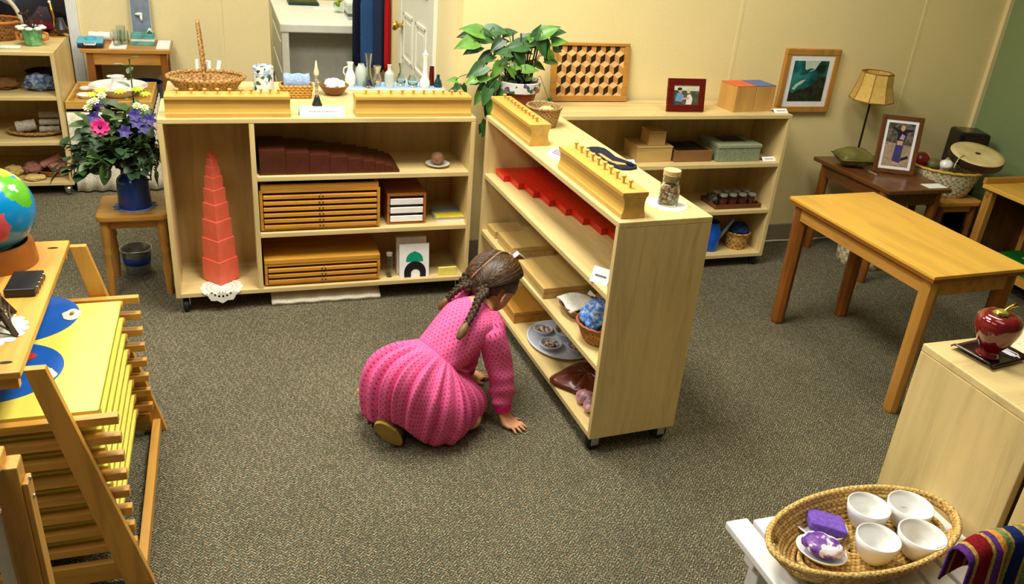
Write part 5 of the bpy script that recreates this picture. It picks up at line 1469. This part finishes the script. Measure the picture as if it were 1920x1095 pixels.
o = solo('desk_paper', B().box(.0, .16, 0, .1, 0, .003), M['paper'], 'white sheet on the white desk beside the flower jar', 'paper'); o.location = (.62, 6.42, .7502)
t = thing('coat_rail', 'wooden peg rail on the return wall holding jackets', 'rail', (.976, 5.4, 1.2))
obj('board', B().box(-.02, 0, -.1, .6, -.03, .03), M['oakY'], t, bevel=.003)
for k, py in enumerate((-.048, .035, .175, .305)):
    obj('peg', B().bar((-.02, py, 0), (-.05-.03*k, py, .008), .016, .016), M['oakX'], t)
def jacket(label, y, x, w, m, h0, h1, seed, dx=.055):
    b = B()
    def f(u, v):
        a = 2*PI*u
        k = .35+.65*min(1, v*2.2)
        fold = 1+.13*math.sin(5*a+seed)*v
        return (x+dx*math.cos(a)*k*fold, y+w*math.sin(a)*k*fold, h1-(h1-h0)*v-.01*math.cos(3*a)*v)
    b.grid(f, 48, 14, True)
    return solo('jacket', b, m, label, 'jacket', 'jackets hanging on the peg rail', smooth=180, solid=.004)
jacket('dark navy jacket hanging on the left in front of the white desk', 5.70, .84, .052, cloth_mat('jacket_navy', (20, 26, 44)), .52, 1.212, 1, .05)
jacket('mid blue denim jacket hanging in the middle of the peg rail', 5.57, .875, .062, cloth_mat('jacket_blue', (48, 80, 128)), .53, 1.212, 2, .055)
jacket('slate blue jacket hanging right of the denim jacket', 5.435, .922, .05, cloth_mat('jacket_slate', (38, 50, 74)), .535, 1.212, 4, .035)
jacket('narrow red jacket at the right end of the peg rail', 5.352, .952, .022, cloth_mat('jacket_red', (170, 26, 26)), .56, 1.212, 3, .016)

# ------------------------------------------------------------------ potted plant
t = thing('potted_plant', 'trailing green plant on a dark trellis in a clay pot with floral rim', 'potted plant', (1.185, 3.45, ZS))
obj('pot', B().lathe([(0, 0), (.062, 0), (.064, .004), (.083, .10), (.077, .10), (.057, .008), (0, .008)], n=36), plain('terracotta', (140, 66, 34), .6, .1), t, smooth=50)
obj('painted_rim', B().lathe([(.084, .084), (.094, .088), (.098, .13), (.094, .132), (.09, .128), (.085, .092)], n=48), blotch('rim_floral', [(0, (224, 224, 220)), (.5, (224, 224, 220)), (.6, (190, 60, 40)), (.7, (60, 110, 70)), (.8, (90, 80, 120)), (.88, (224, 224, 220))], 62, .3, 'vor'), t, smooth=50)
obj('soil', B().lathe([(0, .118), (.088, .116)], n=32, cap=False), plain('soil', (30, 22, 16), .9, .3, 120), t)
b = B()
tw = [(-.075, .0), (-.045, -.03), (-.015, -.035), (.02, -.035), (.055, -.015), (.075, .01)]
for k, (x, y) in enumerate(tw):
    b.tube([(x*.75, y*.8, .11), (x*1.0, y, .24), (x*1.15, y, .33)], .0035, 6)
for z, s in ((.16, .86), (.215, .96), (.27, 1.05)):
    b.tube([(x*s, y*s-.002, z+.004*math.sin(9*x)) for x, y in tw], .0035, 6)
obj('trellis', b, plain('trellis_dark', (38, 24, 18), .6, .2), t, smooth=180)
random.seed(12)
lf, vn = B(), B()
def heart(p, d, up_, L, W, mi):
    d = Vector(d).normalized(); u_ = Vector(up_); s = d.cross(u_).normalized(); nn = s.cross(d)
    prev = None
    for k in range(7):
        q = k/6
        w = W*.5*(.55+.9*q if q < .25 else (.78*(1-((q-.25)/.75)**1.4)+.0))
        w = max(w, .0008)
        c = Vector(p)+d*L*(q-.18)-nn*(.22*L*q*q)
        row = [lf.bm.verts.new(c-s*w*1.0+nn*.12*w-d*(.10*L if q < .2 else 0)), lf.bm.verts.new(c-s*w*.5+nn*.02*w), lf.bm.verts.new(c-nn*.06*W), lf.bm.verts.new(c+s*w*.5+nn*.02*w), lf.bm.verts.new(c+s*w+nn*.12*w-d*(.10*L if q < .2 else 0))]
        if prev:
            for r_ in range(4):
                f = lf.bm.faces.new((prev[r_], prev[r_+1], row[r_+1], row[r_])); f.material_index = mi
        prev = row
LV = [  # x, z, dx, dz, size, shade ; y decided per leaf
 (-.235, .335, -1, .35, .115, 1), (-.27, .30, -1, -.2, .12, 1), (-.20, .315, -.8, .05, .12, 0), (-.17, .335, .9, .1, .11, 0), (-.13, .30, -.8, -.8, .085, 2), (-.09, .325, 1, .3, .075, 0),
 (-.01, .285, -.9, -.1, .12, 0), (.01, .30, .8, .15, .12, 0), (-.03, .255, .4, -.9, .09, 0), (.065, .30, .5, -1, .10, 0), (.08, .335, .8, .6, .11, 1), (.12, .34, .9, .2, .1, 0), (.15, .30, 1, .25, .08, 1), (.105, .29, .4, -1, .08, 0),
 (.125, .225, .9, -.15, .085, 0), (.14, .235, -.2, .8, .06, 1),
 (-.17, .235, -.8, -.4, .095, 0), (-.22, .2, -.9, -.6, .11, 0), (-.2, .16, -.6, -.25, .085, 1), (-.26, .15, -1, -.35, .06, 1), (-.13, .2, -.5, -1, .085, 1), (-.15, .13, -.4, -1, .1, 0), (-.12, .09, -.5, -1, .11, 0), (-.16, .06, -.2, -1, .095, 1), (-.11, .05, .1, -1, .1, 0), (-.14, .0, -.2, -1, .09, 1), (-.17, -.05, -.2, -1, .085, 0), (-.12, -.02, .2, -1, .08, 1),
 (-.05, .20, .9, .15, .085, 1), (.0, .19, .9, .1, .08, 1), (-.02, .165, .5, -.5, .07, 0), (-.06, .17, -.4, .5, .07, 1), (.03, .2, 1, .1, .06, 1),
 (-.08, .13, -.5, -.9, .075, 0), (-.19, .10, -.3, -1, .09, 0), (.16, .05, .4, -1, .05, 0), (-.1, .26, -.9, .1, .08, 0), (.03, .33, .3, .9, .07, 0), (-.33, .13, -1, .1, .05, 1)]
for x, z, dx, dz, s, sh_ in LV:
    y = -.05+random.uniform(-.05, .04)
    if x < -.1 and z < .1: y = -.06+random.uniform(-.03, .03)
    heart((x*.86, y, z), (dx, random.uniform(-.35, .05), dz*.8), (random.uniform(-.25, .25), -.85, .75), s*.88, s*.78, sh_)
    heart((x*.86+random.uniform(-.03, .03), y+.04, z-random.uniform(.015, .05)), (dx+random.uniform(-.5, .5), random.uniform(-.3, .3), dz*.8-random.uniform(0, .5)), (random.uniform(-.4, .4), -.8, .6), s*.68, s*.56, random.choice((0, 1, 2)))
    bx = max(-.06, min(.06, x*.4))
    vn.tube([(bx*.6, -.01, .115), (bx+(x-bx)*.3, y*.5, max(.15, z*.6+.1)), (x*.80, y*.9, z+.015), (x*.86, y, z)], .0016, 5)
obj('leaves', lf, [plain('ivy_deep', (50, 92, 44), .4, .15, 30), plain('ivy_bright', (92, 140, 50), .4, .12, 30), plain('ivy_dark', (36, 66, 34), .4, .15, 30)], t, smooth=180)
obj('vines', vn, plain('vine', (84, 96, 44), .6, .15), t, smooth=180)
# little two-leaf sprig at the end of the vase tray
t = thing('ivy_sprig', 'two dark green leaves standing behind the right cylinder block', 'leaves', (.945, 3.52, Z1))
lf = B()
heart((-.012, 0, .07), (-.5, -.3, -1), (0, -.8, .6), .05, .04, 0); heart((.014, 0, .066), (.6, -.3, -1), (0, -.8, .6), .046, .036, 0)
obj('leaves', lf, plain('ivy_deep', (40, 92, 30), .35), t, smooth=180)
obj('stem', B().tube([(0, 0, .0), (0, 0, .075)], .002, 6), plain('vine', (84, 96, 44), .6), t)
# ------------------------------------------------------------------ the girl
def dots_mat(name, c, dotc, sp, rad):
    m, nt, b = base_mat(name, .85, spec=.15)
    tc = nt.nodes.new('ShaderNodeTexCoord')
    def layer(off):
        mp = nt.nodes.new('ShaderNodeMapping'); mp.inputs['Scale'].default_value = (1/sp, 1/sp, 1); mp.inputs['Location'].default_value = (off, off, 0)
        nt.links.new(tc.outputs['UV'], mp.inputs['Vector'])
        fr = nt.nodes.new('ShaderNodeVectorMath'); fr.operation = 'FRACTION'; nt.links.new(mp.outputs['Vector'], fr.inputs[0])
        ds = nt.nodes.new('ShaderNodeVectorMath'); ds.operation = 'DISTANCE'; nt.links.new(fr.outputs[0], ds.inputs[0]); ds.inputs[1].default_value = (.5, .5, 0)
        lt = nt.nodes.new('ShaderNodeMath'); lt.operation = 'LESS_THAN'; nt.links.new(ds.outputs['Value'], lt.inputs[0]); lt.inputs[1].default_value = rad
        return lt.outputs[0]
    mx = nt.nodes.new('ShaderNodeMath'); mx.operation = 'MAXIMUM'
    nt.links.new(layer(.25), mx.inputs[0]); nt.links.new(layer(.75), mx.inputs[1])
    nz = noise_node(nt, coords(nt), 30, 3)
    base = ramp(nt, nz, [(.3, sh(c, .94)), (.7, sh(c, 1.05))])
    mc = nt.nodes.new('ShaderNodeMixRGB'); nt.links.new(mx.outputs[0], mc.inputs['Fac'])
    nt.links.new(base, mc.inputs[1]); mc.inputs[2].default_value = lin(dotc)
    nt.links.new(mc.outputs['Color'], b.inputs['Base Color'])
    f = noise_node(nt, coords(nt), 260, 2)
    bump(nt, b, f, .15, .001)
    return m
def uvgrid(name, fn, nu, nv, mat, parent, su, sv, solid=.003, label=None, sub=0):
    """fn(u, v) sheet with metric UVs of size su x sv"""
    b = B(); uv = {}
    vv = []
    for i in range(nu):
        row = []
        for j in range(nv):
            u, v = i/(nu-1), j/(nv-1)
            q = b.bm.verts.new(fn(u, v)); row.append(q); uv[q] = (u*su, v*sv)
        vv.append(row)
    for i in range(nu-1):
        for j in range(nv-1):
            b.bm.faces.new((vv[i][j], vv[i+1][j], vv[i+1][j+1], vv[i][j+1]))
    L = b.bm.loops.layers.uv.new('UVMap')
    for f in b.bm.faces:
        for l in f.loops:
            l[L].uv = uv[l.vert]
    return obj(name, b, mat, parent, smooth=180, solid=solid, label=label, sub=sub)

PDR = dots_mat('dress_pink', (228, 100, 152), (158, 28, 84), .0155, .12)
PCUFF = cloth_mat('cuff_pink', (222, 40, 120))
SKIN = blotch('skin', [(.3, (198, 142, 100)), (.7, (214, 160, 118))], 30, .55)
HAIR = None
m, nt, bb = base_mat('brown_hair', .45, spec=.4)
f = noise_node(nt, coords(nt, (60, 60, 22)), 2.2, 5, .7, 1.2)
nt.links.new(ramp(nt, f, [(.3, (34, 22, 14)), (.55, (62, 42, 26)), (.8, (104, 76, 46))]), bb.inputs['Base Color'])
bump(nt, bb, f, .5, .004)
HAIR = m
girl = thing('person', 'child in pink dotted dress kneeling and leaning into the middle shelf', 'person', (.55, 2.3, 0))
G0 = Vector((.55, 2.3, 0))
W_ = Vector((.585, 2.31, .262)); N_ = Vector((.745, 2.372, .392))
ax = (N_-W_).normalized(); sl = Vector((-.37, .93, 0)).normalized(); bk = sl.cross(ax); bk = bk if bk.z > 0 else -bk
bk.normalize()
HC_ = Vector((.805, 2.44, .45))
gf = Vector((.75, .35, -.55)).normalized(); hu = Vector((.55, .22, .80)); hu = (hu-gf*hu.dot(gf)).normalized(); hr = gf.cross(hu)
# body: one continuous skin-coloured surface, merged by voxels
b = B()
def limb(pts, rad, n=12):
    P = [Vector(p)-G0 for p in pts]
    b.tube(P, rad, n)
    for p, r in zip(P, rad): b.ball(p, r, 2)
limb([(.46, 2.285, .18), W_, W_.lerp(N_, .5), N_-ax*.03, N_+ax*.01, HC_-hu*.03-gf*.02], [.088, .07, .075, .066, .038, .036])
b.ball(HC_-G0, (.078, .082, .09), 3, rot=Matrix((hr, gf, hu)).transposed())
b.ball(HC_-hu*.035+gf*.022-G0, (.062, .062, .062), 3, rot=Matrix((hr, gf, hu)).transposed())
b.ball(HC_+gf*.089-hu*.022-G0, (.009, .012, .013), 2, rot=Matrix((hr, gf, hu)).transposed())
b.ball(HC_+gf*.079-hu*.052-G0, (.018, .007, .007), 2, rot=Matrix((hr, gf, hu)).transposed())
for s in (-1, 1):
    e = HC_+hr*(s*.079)-hu*.028-gf*.012
    for k in range(9):
        a2 = -2.2+k*4.4/8
        p = e+gf*(-.012*math.cos(a2))+hu*(.019*math.sin(a2))+hr*(s*(.006+.004*math.cos(a2)))
        b.ball(p-G0, .0055, 1)
    b.ball(e-G0, (.006, .01, .014), 2, rot=Matrix((hr, gf, hu)).transposed())
RS, RE, RW = Vector((.762, 2.292, .338)), Vector((.80, 2.278, .19)), Vector((.81, 2.262, .048))
LS, LE, LW = Vector((.705, 2.452, .372)), Vector((.75, 2.51, .19)), Vector((.755, 2.53, .045))
limb([N_-ax*.04, RS, RE, RW], [.05, .036, .027, .019])
limb([N_-ax*.04, LS, LE, LW], [.05, .036, .027, .019])
for K, F, hip in ((Vector((.69, 2.24, .05)), Vector((.43, 2.28, .04)), Vector((.485, 2.262, .17))), (Vector((.66, 2.42, .05)), Vector((.385, 2.40, .045)), Vector((.45, 2.35, .17)))):
    limb([hip, K, F], [.055, .04, .026])
def hand(wr, fdir, palm_n, thumb_side):
    f_ = Vector(fdir).normalized(); n_ = Vector(palm_n).normalized(); t_ = f_.cross(n_).normalized()*thumb_side
    wr = Vector(wr)
    pc = wr+f_*.028; pc.z = .016
    for q in range(5):
        k = (q-2)/2
        b.tube([wr-G0+t_*k*.012, Vector((pc.x, pc.y, .016))-G0+t_*k*.019, pc+f_*.022-G0+t_*k*.022+Vector((0, 0, -.004))], [.011, .0115, .008], 8)
    base = pc+f_*.022
    for q, (k, L, sp) in enumerate(((.95, .037, .14), (.32, .043, .03), (-.32, .040, -.08), (-.95, .031, -.22))):
        d = (f_+t_*sp).normalized()
        p0 = base+t_*k*.021; p0.z = .013
        p1 = p0+d*L*.45+Vector((0, 0, .004)); p2 = p0+d*L*.8; p2.z = .010; p3 = p0+d*L; p3.z = .0065
        b.tube([x-G0 for x in (p0-d*.012, p0, p1, p2, p3)], [.0068, .0066, .0060, .0055, .0042], 8)
        b.ball(p3-G0, .0044, 2)
    d = (f_*.55+t_).normalized()
    p0 = pc-f_*.008+t_*.016; p0.z = .014
    p1 = p0+d*.022; p1.z = .012; p2 = p1+(d+f_*.5).normalized()*.018; p2.z = .008
    b.tube([x-G0 for x in (p0, p1, p2)], [.009, .0068, .005], 8); b.ball(p2-G0, .005, 2)
hand(RW, (.55, -.72, 0), (0, 0, 1), -1)
hand(LW, (.85, .3, 0), (0, 0, 1), 1)
obj('body', b, SKIN, girl, remesh=.0033, sm=3)
# eyes
for s in (-1, 1):
    ey = HC_+gf*.0795+hr*(s*.03)-hu*.004
    o = obj('eye', B().ball(ey-G0, (.0095, .006, .006), 2, rot=Matrix((hr, gf, hu)).transposed()), plain('eye_white', (226, 222, 214), .2), girl, smooth=180)
    obj('iris', B().ball(ey+gf*.0035-G0, (.0045, .003, .0045), 2, rot=Matrix((hr, gf, hu)).transposed()), plain('iris_brown', (52, 30, 18), .2), o, smooth=180)
# hair: cap of strands, open at face and nape
b = B()
bmesh.ops.create_icosphere(b.bm, subdivisions=6, radius=1)
for v in b.bm.verts:
    d = v.co.normalized()
    gx_, hx_, rx_ = d.y, d.z, d.x
    k = 1+.035*noise.noise(d*3)+.02*noise.noise(Vector((d.x*10, d.y*4, d.z*10)))
    part = abs(rx_) if (hx_ > -.2 and gx_ < .7) else 1
    dip = .05*math.exp(-(part/.05)**2)
    k -= dip
    ef = min(1, max(0, (gx_-.05)/.34)) if hx_ < .6 else 0
    eb = min(1, max(0, (-hx_-.12)/.3))*(1 if gx_ > -.75 else .4)
    k -= .10*ef*ef+.07*eb*eb
    # gathered towards the two braids
    p = hr*(rx_*.089*k)+gf*(gx_*.093*k-.004)+hu*(hx_*.099*k+.003)
    v.co = p+HC_-G0
    v.tag = (gx_ > .40 and hx_ < .52) or (hx_ < -.36 and gx_ > -.5) or (hx_ < -.58) or (abs(rx_) > .62 and gx_ > -.40 and hx_ < -.06)
bmesh.ops.delete(b.bm, geom=[v for v in b.bm.verts if v.tag], context='VERTS')
hair = obj('hair', b, HAIR, girl, smooth=180, solid=.012)
# swept strands from the parting to each braid root
def back_pt(t, sg, off=.082):
    return W_+(N_-W_)*t+bk*off-sl*sg
for s, ends in ((1, [back_pt(1.16, .035, .075), back_pt(1.0, .05, .088), back_pt(.85, .062), back_pt(.68, .075), back_pt(.5, .085, .08), back_pt(.33, .094, .077)]),
                (-1, [back_pt(1.16, -.045, .07), back_pt(1.0, -.06, .08), back_pt(.86, -.075, .07), back_pt(.72, -.088, .055), back_pt(.58, -.1, .04)])):
    path = [HC_-gf*.085+hr*(s*.042)-hu*.015, HC_-gf*.088+hr*(s*.045)-hu*.055]+ends
    # resample
    pts = []
    for k in range(len(path)-1):
        for q in range(7): pts.append(path[k].lerp(path[k+1], q/7))
    pts.append(path[-1])
    n = len(pts); body = int(n*.80)
    for st in range(3):
        tp, rd = [], []
        for k in range(body):
            dirv = (pts[min(k+1, n-1)]-pts[max(k-1, 0)]).normalized()
            side = dirv.cross(bk).normalized(); nn = side.cross(dirv)
            ph = k*.62+st*2*PI/3
            w = 1-.35*k/body
            tp.append(pts[k]+side*(.0115*w*math.sin(ph))+nn*(.0065*w*math.sin(2*ph))-G0)
            rd.append(.0092*w)
        br = obj('braid_strand', B().tube(tp, rd, 8), HAIR, hair, smooth=180)
    tie = pts[body-1]-G0
    obj('hair_tie', B().ball(tie, .0085, 2), plain('tie_tan', (150, 110, 64), .7), hair, smooth=180)
    tas = pts[body-1:]
    m_ = len(tas)
    obj('braid_end', B().tube([p-G0 for p in tas], [.006+.009*math.sin(PI*min(1, .15+.8*k/(m_-1)))for k in range(m_)], 10), wood('hair_end', (112, 84, 44), .6, 'Z', 30, .5), hair, smooth=180)
b = B()
random.seed(8)
def hpt(d, k):
    return hr*(d.x*.089*k)+gf*(d.y*.093*k-.004)+hu*(d.z*.099*k+.003)+HC_-G0
for s in (-1, 1):
    root = Vector((s*.42, -.86, -.34)).normalized()
    for q in range(110):
        a2 = .75+2.55*q/109
        st_ = Vector((s*.035, math.cos(a2), math.sin(a2))).normalized()
        # bow the strand outward so the lock covers the side of the head
        mid_ = (st_+root*.8+Vector((s*(.25+.75*math.sin(a2*.5)**2), .25*math.cos(a2), 0))).normalized()
        tp, rd = [], []
        for k in range(13):
            u = k/12
            d_ = st_*(1-u)**2+mid_*2*u*(1-u)+root*u*u
            d_.normalize()
            kk = 1.06+.03*math.sin(PI*u)+random.uniform(-.008, .008)+.02*u
            kk -= .10*min(1, max(0, (d_.y-.05)/.34))**2*(1 if d_.z < .6 else 0)
            if u < .1: kk -= .03
            tp.append(hpt(d_, kk)); rd.append(.0030*(1-.35*abs(u-.5)))
        b.tube(tp, rd, 5, mi=random.choice((0, 0, 1, 2)))
obj('hair_strands', b, [plain('strand_brown', (66, 46, 28), .42, .2, 60), plain('strand_light', (96, 70, 42), .42, .2, 60), plain('strand_dark', (42, 28, 18), .42, .2, 60)], hair, smooth=180)
# light parting lines over the head
for s in (-1, 1):
    pts = []
    for k in range(22):
        a2 = 1.15+k*2.2/21
        q = gf*(math.cos(a2)*.0985)+hu*(math.sin(a2)*.106)+hr*(.012*math.sin(3*a2) if s == 1 else .012*math.sin(3*a2))
        pts.append(HC_+q*1.035-G0)
    if s == 1: obj('hair_parting', B().tube(pts, .0034, 6), plain('scalp', (150, 112, 84), .7), hair, smooth=180)
# bodice
prof = [(-.02, .088, .072), (.0, .088, .072), (.2, .092, .077), (.45, .097, .082), (.68, .103, .08), (.84, .104, .07), (.95, .082, .058), (1.04, .056, .046)]
def bod(u, v):
    t_ = v*(len(prof)-1); i = min(len(prof)-2, int(t_)); q = t_-i
    q2 = q
    a_ = [prof[i][k]*(1-q2)+prof[i+1][k]*q2 for k in range(3)]
    th = 2*PI*u-PI/2     # seam on the belly side
    c = W_+(N_-W_)*a_[0]
    fold = 1+.018*math.sin(9*th+6*v)*(1-v)
    return c+(-sl)*(math.cos(th)*a_[1]*fold)+bk*(math.sin(th)*a_[2]*fold)-G0
uvgrid('dress_bodice', bod, 65, 30, PDR, girl, .56, .21)
b = B().tube([bod(k/40, 1.)*1. for k in range(40)], .0035, 8, True)
obj('collar_band', b, PCUFF, girl, smooth=180)
# sleeves
def sleeve(S_, E_, Wr, mir):
    pts = [N_.lerp(S_, .45), S_.lerp(N_, .15), S_, S_.lerp(E_, .35), S_.lerp(E_, .7), E_, E_.lerp(Wr, .3), E_.lerp(Wr, .6), E_.lerp(Wr, .82)]
    rad = [.050, .050, .048, .046, .043, .043, .041, .036, .031]
    def f(u, v):
        t_ = v*(len(pts)-1); i = min(len(pts)-2, int(t_)); q = t_-i
        sm_ = q*q*(3-2*q) if False else q
        c = pts[i].lerp(pts[i+1], sm_); r = rad[i]*(1-q)+rad[i+1]*q
        d = (pts[min(i+2, len(pts)-1)]-pts[max(i-1, 0)]).normalized()
        e1 = d.cross(Vector((.3, 1, .1))).normalized(); e2 = d.cross(e1)
        th = 2*PI*u
        wr = .003*math.sin(40*v+2.6*math.sin(th+mir))*min(1, max(0, (v-.5)*3))+.0025*math.sin(17*v+2*th)
        return c+(e1*math.cos(th)+e2*math.sin(th))*(r+wr)-G0
    uvgrid('sleeve', f, 41, 60, PDR, girl, .27, .27)
    p = E_.lerp(Wr, .78); q = E_.lerp(Wr, .97)
    obj('cuff', B().tube([p-G0, p.lerp(q, .5)-G0, q-G0], [.0325, .031, .029], 24), PCUFF, girl, smooth=50)
sleeve(RS, RE, RW, 0.)
sleeve(LS, LE, LW, 2.)
# pleated skirt
ah = Vector((.93, .37, 0)).normalized()
def skirt_f(u, v):
    th = 2*PI*u-PI/2
    cs, sn = math.cos(th), math.sin(th)       # cs: towards her right (camera), sn: dorsal
    P0 = W_+(-sl)*(cs*.089)+bk*(sn*.073)
    pin = 1-.13*math.exp(-((th-.95)/.45)**2)
    he = Vector((.545, 2.315, 0))+((-sl)*(cs*.150)-ah*(sn*(.178 if sn < 0 else .20)))*pin
    he.z = .008+(.085*max(0, sn-.25)**1.0 if cs > -.5 else .01)+.03*math.exp(-((th-.95)/.4)**2)
    out = ((-sl)*cs*.62-ah*sn*.75+Vector((0, 0, .75*max(0, sn)+.12))).normalized()
    P1 = P0.lerp(he, .55)+out*(.10+.11*max(0, sn)+.02*max(0, cs))
    P = P0*(1-v)**2+P1*2*v*(1-v)+he*v*v
    amp = (.0022+.0098*math.sin(PI*min(1, v*.62+.05)))*min(1, v*6)
    pl = math.sin(25*th+1.1*math.sin(3*th)+1.2*v)+.45*math.sin(41*th+2*v)
    big = .016*v*math.sin(7*th+.6+v)
    P = P+out*(amp*pl+big*.7)
    P.z = max(P.z, .006+.003*(1+math.sin(30*th)))
    return P-G0
uvgrid('dress_skirt', skirt_f, 321, 44, PDR, girl, 1.05, .30)
b = B().tube([skirt_f(k/90, 0.)*1. for k in range(90)], .0028, 6, True)
obj('waist_seam', b, plain('seam_pink', (206, 52, 120), .9), girl, smooth=180)
# shoes: tan soles turned up behind her
SOLE = plain('shoe_sole', (160, 132, 58), .7, .08, 40); UPP = plain('shoe_upper', (120, 84, 50), .6, .1)
for toe, heel, nrm, lab in ((Vector((.447, 2.188, .014)), Vector((.366, 2.192, .108)), Vector((-.5, -.80, .1)), 1), (Vector((.40, 2.40, .012)), Vector((.335, 2.39, .11)), Vector((-.9, -.1, -.3)), 0)):
    d = (heel-toe); L_s = d.length; d.normalize(); nz = Vector(nrm); nz = (nz-d*nz.dot(d)).normalized(); sd = d.cross(nz)
    outl = []
    for k in range(28):
        a2 = 2*PI*k/28
        wv = .030+.004*math.cos(a2)
        outl.append(toe.lerp(heel, .5)+d*(math.cos(a2)*L_s*.5)+sd*(math.sin(a2)*wv*(1 if math.cos(a2) < .2 else .9))-G0)
    sh_o = obj('shoe', B().ball(toe.lerp(heel, .5)-nz*.034-G0, (.029, .028, L_s*.47), 3, rot=Matrix((sd, nz, d)).transposed()), UPP, girl, smooth=180)
    obj('sole', B().poly([p+nz*.004 for p in outl], -nz*.012), SOLE, sh_o, bevel=.003, label='tan shoe sole')
# ------------------------------------------------------------------ light
w = bpy.data.worlds.new('world'); SC.world = w; w.use_nodes = True
bg = w.node_tree.nodes['Background']
bg.inputs['Color'].default_value = (1., .95, .86, 1); bg.inputs['Strength'].default_value = .08
def area(name, loc, sx, sy, power, col=(1, .96, .86), rot=(0, 0, 0)):
    l = bpy.data.lights.new(name, 'AREA'); l.shape = 'RECTANGLE'; l.size = sx; l.size_y = sy; l.energy = power; l.color = col
    o = bpy.data.objects.new(name, l); COL.objects.link(o); o.location = loc; o.rotation_euler = rot
    return o
for k, (x, y, p) in enumerate(((-1.0, 2.2, 52), (.55, 2.45, 90), (2.1, 2.2, 24), (-.8, .7, 13), (1.2, .8, 6))):
    area('ceiling_lamp_%d' % k, (x, y, HC-.02), .6, 1.1, p)
area('next_room_lamp', (.0, 6.3, HC-.02), .6, 1.1, 40, (.96, 1, .92))
area('rear_lamp', (-.6, 4.3, HC-.02), .6, 1.1, 40)
vs = SC.view_settings
SC.display_settings.display_device = 'sRGB'
vs.view_transform = 'Standard'; vs.look = 'None'; vs.gamma = 1; vs.use_curve_mapping = False
vs.exposure = -.16
